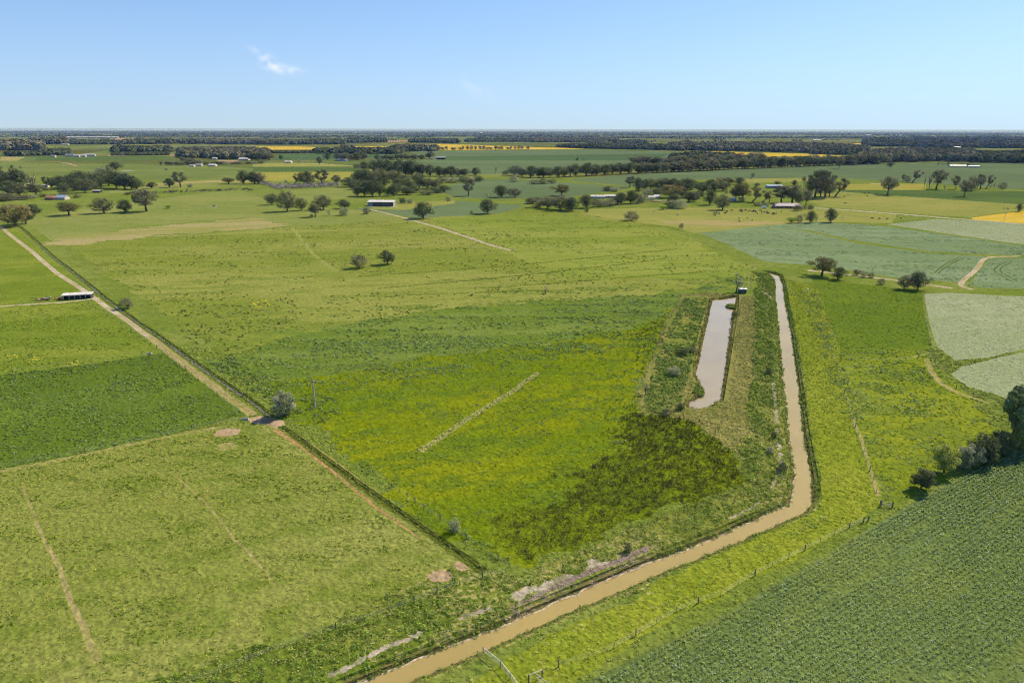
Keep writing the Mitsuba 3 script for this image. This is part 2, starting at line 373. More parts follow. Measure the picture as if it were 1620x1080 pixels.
R('crop_field', poly([1108, 369, 1200, 358.6, 1290, 350.6, 1400, 358, 1500, 372, 1640, 392, 1640, 404, 1560, 402, 1470, 398, 1340, 378, 1290, 366, 1250, 362]), P['bluecrop'], 'blue green crop above the thin dividing strip on the right')
R('crop_field', poly([1108, 369, 1250, 363, 1290, 369, 1350, 384, 1470, 401, 1558, 405, 1523, 447, 1420, 440, 1300, 421, 1210, 414, 1150, 386]), P['bluecrop'], 'large blue green crop right of the canal head')
R('crop_field', poly([1528, 452, 1568, 408, 1640, 408, 1640, 457, 1560, 456]), P['bluecrop'], 'blue green crop with curved wheel marks at the right edge')
R('farm_track', strip([1610, 405, 1562, 408, 1545, 425, 1520, 446, 1524, 454, 1534, 457], 3.0), P['gravel'], 'pale sandy track bending beside the right hand crops', 'track')
R('farm_track', strip([1284, 428, 1330, 433, 1400, 441, 1500, 455], 4.5), P['gravel'], 'pale laneway behind the two dark gums on the right', 'track')
R('pasture', poly([1284, 440, 1330, 446, 1400, 454, 1458, 461, 1462, 500, 1476, 553, 1440, 556, 1380, 556, 1330, 560]), P['rightpad'], 'smooth dark green paddock right of the canal')
R('pasture', poly([1330, 560, 1380, 556, 1476, 554, 1490, 592, 1560, 640, 1590, 690, 1470, 760, 1395, 800, 1385, 770, 1352, 660], soft=3), P['rightlow'], 'lush lower paddock with silvery weeds right of the canal')
R('crop_field', poly([1461, 465, 1500, 463, 1640, 470, 1640, 540, 1560, 566, 1510, 570, 1482, 548, 1470, 510]), P['palecrop'], 'pale grey green crop block beyond the dark green paddock')
R('crop_field', poly([1502, 592, 1522, 580, 1580, 565, 1640, 549, 1640, 632, 1590, 629, 1534, 612]), P['palecrop'], 'pale grey green crop below the grassy dividing strip')
R('farm_track', strip([1466, 568, 1476, 592, 1500, 614, 1560, 636], 2.0), P['grasstrack'], 'worn sandy cattle track below the pale crop', 'track')
# left side
R('pasture', poly([30, 345, 240, 316, 380, 299, 440, 325, 600, 334, 650, 346, 470, 361, 395, 343, 330, 350, 200, 360, 90, 386]), P['midlight'], 'light green paddock below the row of gums on the left')
R('pasture', poly([560, 331, 640, 320, 730, 318, 830, 325, 790, 338, 680, 349, 640, 342]), P['greycrop'], 'blue green house paddock below the open fronted shed')
R('pasture', poly([580, 324, 625, 322, 720, 316, 720, 322, 640, 332, 590, 331]), P['olive'], 'mown olive yard in front of the open fronted shed')
R('pasture', poly([78, 386, 200, 362, 330, 351, 395, 345, 463, 359, 380, 364, 240, 374, 110, 388], soft=9), P['strawstrip'], 'bleached straw coloured strip across the left paddock')
R('pasture', poly([110, 390, 250, 375, 463, 360, 660, 345, 790, 338, 830, 326, 1000, 350, 1060, 362, 1196, 424, 1190, 450, 1120, 462, 1080, 468, 900, 478, 700, 490, 540, 514, 360, 560, 250, 490], soft=1.5), P['main'], 'wide olive green main paddock with faint drain lines')
R('pasture', poly([680, 348, 790, 339, 900, 340, 1060, 364, 1190, 426, 1160, 442, 900, 440, 780, 392], soft=2), P['back'], 'yellow green back paddock in front of the bend of the boundary')
R('pasture', poly([330, 575, 420, 536, 540, 514, 700, 488, 900, 474, 1080, 464, 1165, 436, 1175, 450, 1075, 480, 1040, 520, 900, 545, 700, 570, 560, 592, 430, 612], soft=9), P['blueband'], 'band of silvery blue thistles across the middle of the paddock')
R('pasture', poly([440, 658, 425, 622, 430, 606, 560, 586, 700, 564, 900, 538, 1038, 512, 1062, 490, 1075, 480, 1000, 640, 1003, 650, 960, 720, 850, 800, 812, 900, 700, 834, 560, 738], soft=5), P['bright'], 'vivid yellow green lower paddock inside the ditch corner')
R('sedge_flat', poly([800, 884, 806, 850, 830, 815, 900, 762, 965, 718, 1003, 645, 1100, 668, 1168, 726, 1168, 758, 1000, 836, 850, 902], soft=5), P['sedge'], 'low wet corner under dark sedge', 'wetland')
R('pasture', poly([0, 360, 28, 362, 72, 402, 132, 460, 60, 470, 0, 484], soft=2), P['lime'], 'light green paddock at the left edge above the low shed')
R('pasture', poly([-60, 488, 60, 482, 148, 475, 190, 502, 268, 556, 150, 574, 0, 592, -80, 604], soft=2), P['lime'], 'bright paddock at the left edge below the driveway')
R('pasture', poly([-80, 606, 0, 593, 150, 575, 270, 557, 330, 604, 388, 656, 330, 672, 200, 704, 0, 742, -100, 762]), P['lush'], 'dark green paddock on the left with rough grass')
R('pasture', poly([-120, 770, 0, 745, 200, 706, 388, 668, 440, 676, 560, 770, 650, 830, 735, 880, 715, 905, 520, 988, 330, 1056, 100, 1130, -200, 1150]), P['tussock'], 'tussocky olive paddock in the left foreground')
# canal country
R('canal_verge', poly([1236, 440, 1290, 452, 1330, 560, 1352, 660, 1392, 800, 1310, 850, 1150, 938, 1000, 1020, 860, 1110, 700, 1110, 800, 1040, 1000, 950, 1180, 850, 1275, 790, 1255, 560], soft=1.2), P['levee'], 'smooth yellow green levee bank along the far side of the canal', 'levee')
R('canal_verge', poly([1196, 430, 1226, 436, 1234, 560, 1262, 760, 1230, 830, 1050, 915, 800, 1012, 480, 1130, 60, 1130, 330, 1058, 520, 990, 735, 892, 818, 918, 1000, 838, 1172, 764, 1188, 600], soft=1.5), P['rank'], 'rank weedy strip between the boundary and the canal', 'verge')
R('dry_bank', poly([1077, 466, 1130, 462, 1196, 470, 1192, 600, 1176, 730, 1168, 720, 1100, 668, 1003, 646, 1000, 638, 1040, 540], soft=1.2), P['drybank'], 'dry grassy bank around the long farm dam', 'bank')
R('dam_bank_top', poly([1080, 468, 1122, 470, 1104, 540, 1074, 600, 1060, 648, 1012, 652, 1004, 640, 1040, 545], soft=1.5), P['damtop'], 'tall green growth along the left bank of the dam', 'bank')
R('crop_field', poly([880, 1100, 960, 1062, 1150, 966, 1310, 874, 1396, 822, 1470, 778, 1560, 732, 1660, 690, 1800, 700, 1800, 1150, 860, 1150]), P['crop'], 'dark green leafy row crop in the right foreground')
def ragged(line, w, keep=.42, seed=0):
    """a broken bed of bare clay: a ribbon with eaten edges and gaps"""
    L_ = smooth_line(pts(line), 10); L_ = wob(densify(L_, False))
    s_ = np.r_[0, np.cumsum(np.hypot(*np.diff(L_, axis=0).T))]
    g_ = np.random.default_rng(seed)
    u = np.arange(0, s_[-1], .55)
    q = np.stack([np.interp(u, s_, L_[:, i]) for i in (0, 1)], 1) + g_.normal(size=(len(u), 2)) * w * .16
    n_ = meshkit.fbm(np.stack([u / 5, u * 0, u * 0 + seed], -1), 3)
    return unary_union([Point(*c).buffer(w * .5 * g_.uniform(.5, 1.15), quad_segs=2) for c, k_ in zip(q, n_) if k_ > keep])


salt = [ragged([1222, 606, 1226, 640, 1231, 690, 1237, 730, 1232, 752], 1.2, .36, 1), ragged([1230, 754, 1216, 780, 1190, 802, 1150, 820], .8, .42, 2), ragged([955, 888, 925, 902, 890, 915, 850, 930, 810, 944], 2.2, .40, 3),
        ragged([775, 962, 740, 974, 700, 986], 1.2, .48, 4), ragged([680, 994, 640, 1012, 600, 1030, 560, 1050, 520, 1070], 1.2, .36, 5), ragged([1207, 462, 1216, 467, 1224, 474], 2.2, .3, 6)]
for s, w in zip(salt, ('right of the dam', 'at the canal bend', 'below the boundary corner', 'in the weeds left of centre', 'at the bottom of the picture', 'at the canal head')):
    R('dry_drain', s, P['saltpan'], f'pale dry drain bed {w}', 'drain')
R('dead_reed_bed', poly([1028, 862, 1034, 880, 985, 906, 905, 942, 850, 966, 800, 966, 845, 942, 925, 902], soft=.5), P['deadreed'], 'mauve grey flattened dead reeds beside the canal', 'reed bed')
# tracks and bare ground
R('gravel_road', strip([-14, 350, 20, 375, 76, 420, 140, 466, 185, 497, 240, 535, 262, 552], 3.1, w2=2.4), P['gravel'], 'pale gravel farm road running in from the left edge', 'road')
R('grass_track', strip([240, 535, 290, 574, 340, 612, 398, 655], 3.2), P['grasstrack'], 'grassed over end of the farm road beside the ditch', 'track')
for o_ in (-.75, .75):
    R('wheel_rut', Polygon(np.vstack([smooth_line(pts([185, 497, 240, 535, 290, 574, 340, 612, 396, 654])) + [o_ + .2, 0], (smooth_line(pts([185, 497, 240, 535, 290, 574, 340, 612, 396, 654])) + [o_ - .2, 0])[::-1]])).buffer(0), P['dirt'], ('left' if o_ < 0 else 'right') + ' sandy wheel rut of the grassed over farm road', 'wheel rut')
R('driveway', strip([-40, 487, 40, 482, 100, 478, 152, 472], 2.4), P['gravel'], 'narrow pale driveway to the low shed on the left', 'track')
R('grass_track', strip([-60, 757, 0, 745, 100, 726, 200, 704, 300, 684, 345, 676], 1.7), P['grasstrack'], 'pale stock track along the fence on the left', 'track')
R('bare_patch', poly([386, 664, 410, 657, 436, 661, 452, 668, 446, 680, 424, 672, 400, 670], ), P['dirt'], 'bare pinkish earth at the ditch crossing', 'bare earth')
R('cattle_track', strip([436, 680, 450, 690, 490, 716, 530, 748, 560, 774, 610, 812, 665, 852], 1.3, w2=.5), P['redtrack'], 'reddish worn cattle track beside the ditch', 'track')
R('cattle_track', strip([458, 684, 500, 712, 560, 756, 620, 802, 690, 850, 722, 876], 2.4, w2=1.4), P['fadedtrack'], 'wider faded wheel track nearest the ditch', 'track')
R('cattle_track', strip([38, 762, 60, 826, 88, 886, 108, 940, 128, 985, 156, 1046], .6, w2=1.2), P['grasstrack'], 'thin pale worn line at the far left of the foreground paddock', 'track')
R('cattle_track', strip([278, 752, 330, 800, 370, 850, 402, 884, 440, 930], .5, w2=.6), P['grasstrack'], 'thin faint worn line in the middle of the foreground paddock', 'track')
for c, r, l in (((360, 684), 2.9, 'round bare feeding patch left of the ditch crossing'), ((357, 706), 2.4, 'faded straw patch below the round bare patch'), ((697, 911), 2.0, 'larger pale bare patch near the boundary corner'), ((732, 895), 1.6, 'smaller pale bare patch near the boundary corner')):
    p0 = at(*c)
    ang = np.linspace(0, 6.283, 40)[:-1]
    rr = r * (1 + .55 * (meshkit.fbm(np.stack([np.cos(ang) * 1.5, np.sin(ang) * 1.5, ang * 0 + c[0]], -1), 3) - .5))
    R('bare_patch', Polygon(np.stack([p0[0] + 1.15 * rr * np.cos(ang), p0[1] + rr * np.sin(ang)], 1)), P['dirt' if r != 2.4 else 'grasstrack'], l, 'bare earth')
R('farm_track', strip([585, 331, 640, 345, 700, 362, 760, 382, 806, 396], 3.8), P['gravel'], 'sandy track from the open fronted shed into the paddock', 'track')
R('cattle_track', strip([1350, 662, 1362, 692, 1376, 740, 1388, 782], .9), P['grasstrack'], 'pale worn line along the levee fence', 'track')
for f, w, l in (([560, 437, 700, 428, 810, 420, 900, 411, 1070, 394], 1.7, 'first'), ([600, 456, 810, 437, 980, 418, 1056, 408], 1.7, 'second'), ([760, 456, 900, 446, 1000, 438, 1118, 430], 1.7, 'third'), ([610, 470, 660, 466, 800, 461, 860, 460], 1.6, 'fourth')):
    R('drain_line', ragged(f, w, .30, len(f) + int(f[0])), P['furrow'], f'{l} dark shallow drain line from the top across the back of the main paddock', 'drain')
R('weed_line', ragged([464, 360, 476, 378, 492, 398, 508, 412, 524, 424, 536, 428], 3.0, .3, 8), P['ridge'], 'grey weedy line running down from the straw coloured strip', 'weeds')
for f, l in (([1594, 413, 1580, 420, 1574, 428, 1588, 438, 1602, 446], 'inner curved'), ([1600, 414, 1586, 422, 1583, 428, 1594, 437, 1608, 445], 'outer curved'), ([1524, 407, 1500, 420, 1484, 432], 'left straight'), ([1518, 406, 1494, 419, 1478, 431], 'right straight')):
    R('wheel_mark', strip(f, .9), P['deepgreen'], f'{l} wheel mark pressed into the blue green crop', 'wheel mark')
R('spoil_line', strip([664, 714, 700, 690, 750, 656, 800, 626, 852, 589], 2.2, w2=2.0), P['ridge'], 'low pale grassy ridge running through the vivid paddock', 'ridge')
R('farm_track', strip([70, 256, 100, 257.5, 122, 263.5], 8), P['soil'], 'pale track in the far left flat', 'track')
R('farm_track', strip([490, 259, 560, 262.4, 640, 268], 6), P['roadgrey'], 'pale road curving towards the central wood', 'road')
R('farm_track', strip([430, 254.6, 520, 253.6, 640, 252.4, 690, 252], 9), P['soil'], 'pale dirt road in front of the distant farmsteads', 'road')
R('farm_track', strip([930, 277.4, 1010, 274.6, 1170, 267], 7), P['soil'], 'pale road edge along the long tree belt', 'road')

# ------------------------------------------------------------------ water and cut banks
WZ = -1.0
cl = np.array([1214, 431, 1226, 444, 1227, 470, 1231, 505, 1235, 547, 1238, 585, 1243, 625, 1247, 664, 1251, 711, 1258, 738, 1257, 773, 1251, 795, 1240, 802, 1160, 840, 1080, 873, 973, 913, 873, 957, 773, 1000, 690, 1033, 580, 1078, 470, 1122], float).reshape(-1, 2)
cr = np.array([1232, 436, 1238, 452, 1241, 475, 1247, 505, 1253, 540, 1259, 585, 1264, 625, 1268, 673, 1277, 724, 1283, 756, 1284, 791, 1276, 807, 1245, 822, 1207, 840, 1080, 893, 973, 937, 873, 980, 770, 1027, 697, 1057, 640, 1082, 560, 1118], float).reshape(-1, 2)


def bank_edge(a, amp, seed):
    P_ = smooth_line([at(x, y, WZ) for x, y in a], 10)
    q = densify(P_, False)
    L = np.cumsum(np.r_[0, np.hypot(*np.diff(q, axis=0).T)])
    q2 = np.array([np.interp(np.arange(0, L[-1], .7), L, q[:, i]) for i in (0, 1)]).T
    t = np.gradient(q2, axis=0); t /= np.linalg.norm(t, axis=1, keepdims=True)
    d = (meshkit.fbm(np.stack([q2[:, 0] / 2.4, q2[:, 1] / 2.4, q2[:, 0] * 0], -1), 3, seed) - .5) * 2 * amp
    return q2 + np.stack([-t[:, 1], t[:, 0]], 1) * d[:, None]


canal = Polygon(np.vstack([bank_edge(cl, .55, 1), bank_edge(cr, .55, 2)[::-1]])).buffer(0)
canal = max(polys(canal), key=lambda g: g.area)
dw = [590, 260, 640, 256, 700, 248, 745, 240, 738, 270, 722, 320, 708, 400, 695, 480, 686, 560, 680, 620, 670, 700, 660, 760, 650, 830, 640, 892, 612, 900, 590, 925, 560, 940, 500, 948, 446, 938, 444, 900, 478, 898, 502, 880, 520, 820, 516, 780, 484, 735, 496, 690, 512, 630, 526, 560, 540, 490, 548, 440, 562, 390, 576, 320]
dwp = np.array(dw, float).reshape(-1, 2) / 4 + [980, 410]
DZ = -1.0
dam = Polygon(wob(densify([at(x, y, DZ) for x, y in dwp]))).buffer(.4).buffer(-.4)
dam = max(polys(dam), key=lambda g: g.area)
DTZ = -.34
ditch_l = smooth_line(pts([28, 357, 90, 410, 180, 483, 245, 527, 300, 568, 345, 600, 390, 630, 428, 657]), 8)
ditch_r = smooth_line(pts([446, 676, 480, 700, 560, 760, 640, 816, 720, 872, 760, 900]), 8)
dl = LineString(wob(densify(ditch_l, False)))
drr = LineString(wob(densify(ditch_r, False)))
ditch = [dl.buffer(.32), drr.buffer(.2)]
CUTS = []


def basin(name, water, z, steps, wmat, wlabel, wcat, blabel, pals, sheet=True):
    """water at z, then banks that climb to the ground in rings"""
    k = key_for(wcat.replace(' ', '_') + '_water')
    if sheet:
        fm = flat_mesh(water.buffer(.5), z)
        scene[k] = mikit.ply(fm, wmat, uv=np.tile([(P['furrow'] + .5) / 256, 0], (len(fm[0]), 1)) if wmat == 'field_bsdf' else None)
        tag(k, wlabel, wcat, kind='structure')
    k = key_for(name)
    prev, pz, vs, fs, uv, n = water, z, [], [], [], 0
    for (d, zz), pl in zip(steps, pals):
        nxt = water.buffer(d, quad_segs=3)
        ring = nxt.difference(prev)
        bits = [(q, pl) for q in polys(ring)] if not isinstance(pl, tuple) else [(q, pl[0]) for q in polys(ring.intersection(pl[2]))] + [(q, pl[1]) for q in polys(ring.difference(pl[2]))]
        for q, pl_ in bits:
            q = q.segmentize(2.0)
            v, f = trimesh.creation.triangulate_polygon(q, engine='earcut')
            dist = shapely.distance(shapely.points(v), prev)
            w = np.clip(dist / max(1e-6, d - (steps[steps.index((d, zz)) - 1][0] if prev is not water else 0)), 0, 1)
            zc = pz + (zz - pz) * w
            v3 = np.column_stack([v, zc])
            a = np.cross(v3[f[:, 1]] - v3[f[:, 0]], v3[f[:, 2]] - v3[f[:, 0]])[:, 2]
            f = np.asarray(f).copy(); f[a < 0] = f[a < 0][:, ::-1]
            vs.append(v3); fs.append(f + n); uv.append(np.tile([(pl_ + .5) / 256, 0], (len(v), 1))); n += len(v)
        prev, pz = nxt, zz
    scene[k] = mikit.ply((np.vstack(vs), np.vstack(fs)), 'field_bsdf', uv=np.vstack(uv))
    tag(k, blabel, 'bank', kind='structure')
    CUTS.append(prev)


basin('canal_bank', canal, WZ, [(.35, -.92), (1.2, -.45), (2.1, 0.0)], 'canal_water_bsdf', 'muddy brown irrigation canal bending towards the bottom of the picture', 'canal', 'steep weedy banks along the brown canal', [(P['beach'], P['mudbank'], LineString(bank_edge(cl, .55, 1)).buffer(.9)), P['mudbank'], P['rank']])
basin('dam_bank', dam, DZ, [(1.0, -.75), (2.6, 0.0)], 'dam_water_bsdf', 'long pale milky farm dam', 'dam', 'muddy sloping margin of the farm dam', [P['mudbank'], P['drybank']])
basin('ditch_bank', ditch[0], DTZ, [(.4, -.20), (1.1, 0.0)], 'ditch_water_bsdf', 'dark narrow drain beside the gravel road', 'ditch', 'steep grassy sides of the drain beside the gravel road', [P['ditch'], P['ditch']])
basin('ditch_bank', ditch[1], DTZ, [(.4, -.18), (1.0, 0.0)], 'field_bsdf', 'grassy floor of the dark dry drain inside the boundary corner in the foreground', 'ditch', 'steep grassy sides of the foreground drain', [P['ditch'], P['ditch']])
cuts = unary_union(CUTS)

# partition the ground so that no two sheets overlap
top = cuts
out = []
for k, g, p in REG[::-1]:
    v = g.difference(top)
    if not v.is_empty and polys(v):
        out.append((k, v, p))
    else:
        labels.pop(k, None)
    top = unary_union([top, g])
PALARR = mi.Float(np.array(PAL).ravel().astype(np.float32))
for k, g, p in out[::-1]:
    v, f = flat_mesh(g)
    scene[k] = mikit.ply((v, f), 'field_bsdf', uv=np.tile([(p + .5) / 256, 0], (len(v), 1)))
big = Polygon([(-61900, -3000), (61900, -3000), (61900, 61900), (-61900, 61900)]).difference(top)
v, f = flat_mesh(big)
scene['ground'] = mikit.ply((v, f), 'field_bsdf', uv=np.tile([(P['plain'] + .5) / 256, 0], (len(v), 1)))
tag('ground', 'flat patchwork farmland plain reaching to the horizon', 'ground', kind='structure')
REGP = {k: g for k, g, p in out}
# ------------------------------------------------------------------ plants too many to count
LEAF = 2.05


def tri_mesh(V, C, mat='veg_bsdf'):
    """V (n,3,3) triangles, C (n,3) colours -> shape dict"""
    n = len(V)
    return mikit.ply((V.reshape(-1, 3), np.arange(3 * n).reshape(-1, 3)), mat, color=np.repeat(np.clip(C, .004, .8), 3, 0))


def leaf_tris(g, c, nrm, size, stretch=1.5):
    """leaf-like triangles at c facing roughly nrm"""
    n = len(c)
    nrm = nrm / (np.linalg.norm(nrm, axis=1, keepdims=True) + 1e-9)
    t = g.normal(size=(n, 3)); t -= nrm * (t * nrm).sum(1, keepdims=True); t /= np.linalg.norm(t, axis=1, keepdims=True) + 1e-9
    b = np.cross(nrm, t)
    s = np.broadcast_to(size, (n,))[:, None]
    return np.stack([c + t * s * stretch, c - t * s * .6 + b * s * .8, c - t * s * .6 - b * s * .8], 1)


def seen(p, m=10):
    """near the ground that the photograph takes in"""
    return np.abs(p[:, 0]) < .75 * (p[:, 1] * math.cos(PITCH) + H * math.sin(PITCH)) + m


def scatter(g, n_per_m2, seed, patch=None, margin=18):
    """random points in the polygon, nearer ones only where the photograph looks"""
    r = np.random.default_rng(seed)
    res = []
    for q in polys(g):
        x0, y0, x1, y1 = q.bounds
        m_x = .75 * (y1 * .96 + 24) + margin
        y0 = max(y0, 66); x0 = max(x0, -m_x); x1 = min(x1, m_x)
        if x1 <= x0 or y1 <= y0:
            continue
        p = r.uniform((x0, y0), (x1, y1), (int((x1 - x0) * (y1 - y0) * n_per_m2), 2))
        p = p[seen(p, margin)]
        p = p[shapely.contains_xy(q, p[:, 0], p[:, 1])]
        res.append(p)
    p = np.vstack(res) if res else np.zeros((0, 2))
    if patch and len(p):
        s, lo, hi, sd = patch
        sx, sy = s if isinstance(s, tuple) else (s, s)
        f = meshkit.fbm(np.stack([p[:, 0] / sx, p[:, 1] / sy, p[:, 0] * 0], -1), 3, sd)
        p = p[r.random(len(p)) < np.clip((f - lo) / (hi - lo), 0, 1)]
    return p


VEG = 1.45


def clumps(name, p, label, cat, rad, hgt, k, leaf, cols, seed, z0=None, up=1.6, jit=.22, far=None):
    """plants as domes of k leaf triangles; rad/hgt/leaf are (low, high)"""
    if not len(p):
        return
    g = np.random.default_rng(seed)
    n = len(p)
    z = np.zeros(n) if z0 is None else z0
    dist = np.hypot(p[:, 0], p[:, 1])
    u = g.random(n) ** 1.5
    R_, H_, L_ = (lo + (hi - lo) * u for lo, hi in (rad, hgt, leaf))
    L_ = L_ * np.clip(dist / 130, 1, 2.2)
    base = np.array([alb(*c) for c in cols]) * VEG
    w = g.random((n, 1)); idx = g.integers(0, len(cols), n)
    c0 = base[idx] * (1 + jit * (w * 2 - 1))
    th, rr, uz = g.random((n, k)) * 6.283, np.sqrt(g.random((n, k))), g.random((n, k)) ** .6
    dx, dy = np.cos(th) * rr, np.sin(th) * rr
    cz = H_[:, None] * np.sqrt(np.maximum(1 - .8 * rr ** 2, 0)) * uz + .04
    c = np.stack([p[:, :1] + R_[:, None] * dx, p[:, 1:] + R_[:, None] * dy, z[:, None] + cz], -1).reshape(-1, 3)
    nr = np.stack([dx, dy, np.full_like(dx, up)], -1).reshape(-1, 3) + g.normal(size=(n * k, 3)) * .4
    V = leaf_tris(g, c, nr, np.repeat(L_, k))
    C = np.repeat(c0, k, 0) * (1 + jit * (g.random((n * k, 1)) * 2 - 1))
    key = key_for(name)
    scene[key] = tri_mesh(V, C)
    tag(key, label, cat, kind='stuff')


def reg_of(word):
    return unary_union([g for k, g in REGP.items() if word in labels[k]['label']])


V_ = reg_of
# leafy row crop, planted in rows
cropg = V_('leafy row crop')
a0, a1 = at(960, 1062), at(1470, 778)
rd = (a1 - a0) / np.linalg.norm(a1 - a0); rn = np.array([-rd[1], rd[0]])
g = np.random.default_rng(3)
uu, vv = np.meshgrid(np.arange(-120, 300, .33), np.arange(-230, 4, .9))
q = a0 + uu.reshape(-1, 1) * rd + vv.reshape(-1, 1) * rn
q = q + g.normal(size=q.shape) * .13
q = q[seen(q, 22) & (q[:, 1] > 66)]
q = q[shapely.contains_xy(cropg.buffer(-.6), q[:, 0], q[:, 1])]
f = meshkit.fbm(np.stack([(q @ rd) / 16, (q @ rn) / 3.0, q[:, 0] * 0], -1), 3, 4)
ok = g.random(len(q)) < np.clip(1.5 - 2.2 * np.maximum(f - .42, 0) * 2, .35, 1)
q = q[ok]
clumps('row_crop', q, 'dense leafy dark green crop plants in rows in the right foreground', 'crop', (.2, .32), (.3, .55), 7, (.08, .12), [(122, 147, 92), (130, 155, 104), (144, 167, 128), (110, 135, 76), (134, 154, 84)], 5, up=1.4, jit=.28)
# foreground tussocks
tg = V_('tussocky olive')
clumps('grass_tussock', scatter(tg, 1.1, 11, ((9, 3.2), .50, .66, 2)), 'dark green grass tussocks dotted over the left foreground paddock', 'grass', (.2, .5), (.12, .3), 8, (.09, .14), [(104, 130, 36), (118, 140, 44), (92, 120, 44), (112, 136, 58)], 12)
clumps('pasture_flowers', scatter(tg, .5, 13, (9, .56, .68, 31)), 'yellow flowering weeds scattered over the left foreground paddock', 'flowers', (.12, .35), (.12, .25), 5, (.05, .08), [(206, 200, 70), (190, 188, 74), (176, 178, 70)], 14)
clumps('short_grass', scatter(tg, 1.0, 15), 'short pale grass of the left foreground paddock', 'grass', (.2, .4), (.05, .16), 5, (.08, .12), [(146, 154, 78), (138, 149, 70), (154, 158, 86), (132, 145, 66)], 16, up=2.4, jit=.14)
# left paddocks
lg = V_('dark green paddock on the left')
clumps('rank_grass', scatter(lg, .8, 21, (14, .38, .62, 5)), 'rough grey green tussocks in the dark paddock on the left', 'grass', (.2, .45), (.15, .35), 7, (.09, .14), [(104, 128, 68), (96, 122, 54), (112, 134, 82), (88, 114, 44)], 22)
lg2 = V_('bright paddock at the left edge')
clumps('rank_grass', scatter(lg2, .35, 23, ((20, 7), .46, .62, 6)), 'darker grass tufts in the bright paddock below the driveway', 'grass', (.25, .55), (.12, .3), 6, (.09, .14), [(100, 128, 36), (112, 138, 44), (120, 144, 60)], 24)
# vivid paddock and thistle band
bg = V_('vivid yellow green')
clumps('paddock_weeds', scatter(bg, .55, 31, ((7, 4), .46, .64, 7)), 'grey green weeds standing in the vivid lower paddock', 'weeds', (.2, .6), (.15, .4), 7, (.09, .14), [(98, 124, 56), (108, 134, 74), (90, 116, 42), (116, 138, 90)], 32)
clumps('paddock_grass', scatter(bg, .5, 33), 'yellow green grass of the vivid lower paddock', 'grass', (.2, .5), (.08, .2), 5, (.09, .13), [(112, 138, 34), (122, 144, 32), (102, 130, 38)], 34)
bl = V_('silvery blue thistles').union(bg.buffer(0).intersection(V_('silvery blue thistles').buffer(18)))
clumps('thistles', scatter(bl, .5, 35, ((34, 6), .46, .62, 8)), 'drifts of silvery blue green thistles across the middle of the main paddock', 'thistles', (.3, .8), (.2, .5), 6, (.12, .18), [(112, 136, 80), (122, 146, 96), (104, 130, 64)], 36)
bt = bl.buffer(22).intersection(bl.union(V_('wide olive green main paddock')))
clumps('mixed_grass', scatter(bt, .35, 377, ((26, 6), .42, .62, 28)), 'green grass fading from the thistle band into the upper paddock', 'grass', (.4, .9), (.1, .3), 6, (.13, .2), [(110, 136, 54), (120, 144, 66), (102, 128, 50)], 378, up=2.4, jit=.12)
clumps('thistles', scatter(bl, .10, 37, ((16, 3), .56, .66, 18)), 'dark green taller thistle clumps in wavy drifts across the middle paddock', 'thistles', (.4, .9), (.5, .9), 7, (.14, .2), [(96, 126, 66), (108, 138, 80)], 38)
mg = V_('wide olive green main paddock').union(V_('back paddock in front of the bend'))
clumps('paddock_tufts', scatter(mg, .05, 41, ((40, 14), .40, .62, 9)), 'small dark tufts and stones dotted over the main paddock', 'grass', (.3, .7), (.2, .45), 5, (.16, .24), [(88, 110, 42), (100, 122, 50), (84, 98, 52)], 42)
ow = unary_union([g_ for k, g_ in REGP.items() if 'rough green grass between' in labels[k]['label']])
nearv = ow.intersection(Polygon([(-140, 60), (190, 60), (190, 250), (-140, 250)]))
clumps('rough_grass', scatter(nearv, 1.3, 44), 'rough grass on the headlands beside the drain and the crop', 'grass', (.2, .5), (.1, .35), 6, (.08, .13), [(124, 146, 58), (138, 154, 74), (108, 132, 48), (148, 158, 88)], 45)
stn = Polygon([at(*c) for c in ((270, 494), (380, 476), (470, 470), (480, 505), (400, 530), (300, 548))])
clumps('dark_tufts', scatter(stn, .16, 46, (7, .4, .6, 19)), 'dark dung pats and tufts in the worn part of the main paddock', 'tufts', (.25, .5), (.2, .45), 6, (.12, .18), [(92, 100, 60), (106, 112, 72), (80, 92, 50)], 47)
ylw = unary_union([Polygon([at(*c) for c in q]) for q in (((395, 478), (420, 474), (432, 482), (405, 488)), ((436, 474), (468, 472), (470, 480), (442, 484)), ((360, 480), (378, 478), (380, 483), (362, 485)), ((60, 562), (130, 572), (120, 578), (40, 574)), ((-10, 564), (30, 560), (30, 566), (-10, 570)))])
clumps('flower_patch', scatter(ylw, .55, 48, (5, .4, .6, 20)), 'patches of yellow flowers in the paddocks either side of the gravel road', 'flowers', (.3, .6), (.1, .2), 6, (.1, .16), [(214, 206, 72), (200, 196, 80), (188, 186, 70)], 49, up=2.5)
wd = unary_union([Polygon([at(*c) for c in q]) for q in (((500, 622), (530, 630), (545, 655), (520, 672), (470, 660), (455, 640)), ((560, 738), (600, 765), (660, 812), (720, 850), (806, 895), (812, 884), (740, 838), (640, 770), (575, 728)), ((330, 575), (365, 560), (420, 600), (450, 628), (430, 640), (380, 610)))])
clumps('boundary_weeds', scatter(wd, 1.1, 57, (4, .38, .58, 21)), 'tall grey green weeds along the inside of the boundary', 'weeds', (.3, .7), (.3, .8), 8, (.1, .15), [(104, 128, 66), (116, 138, 84), (92, 118, 50)], 58)
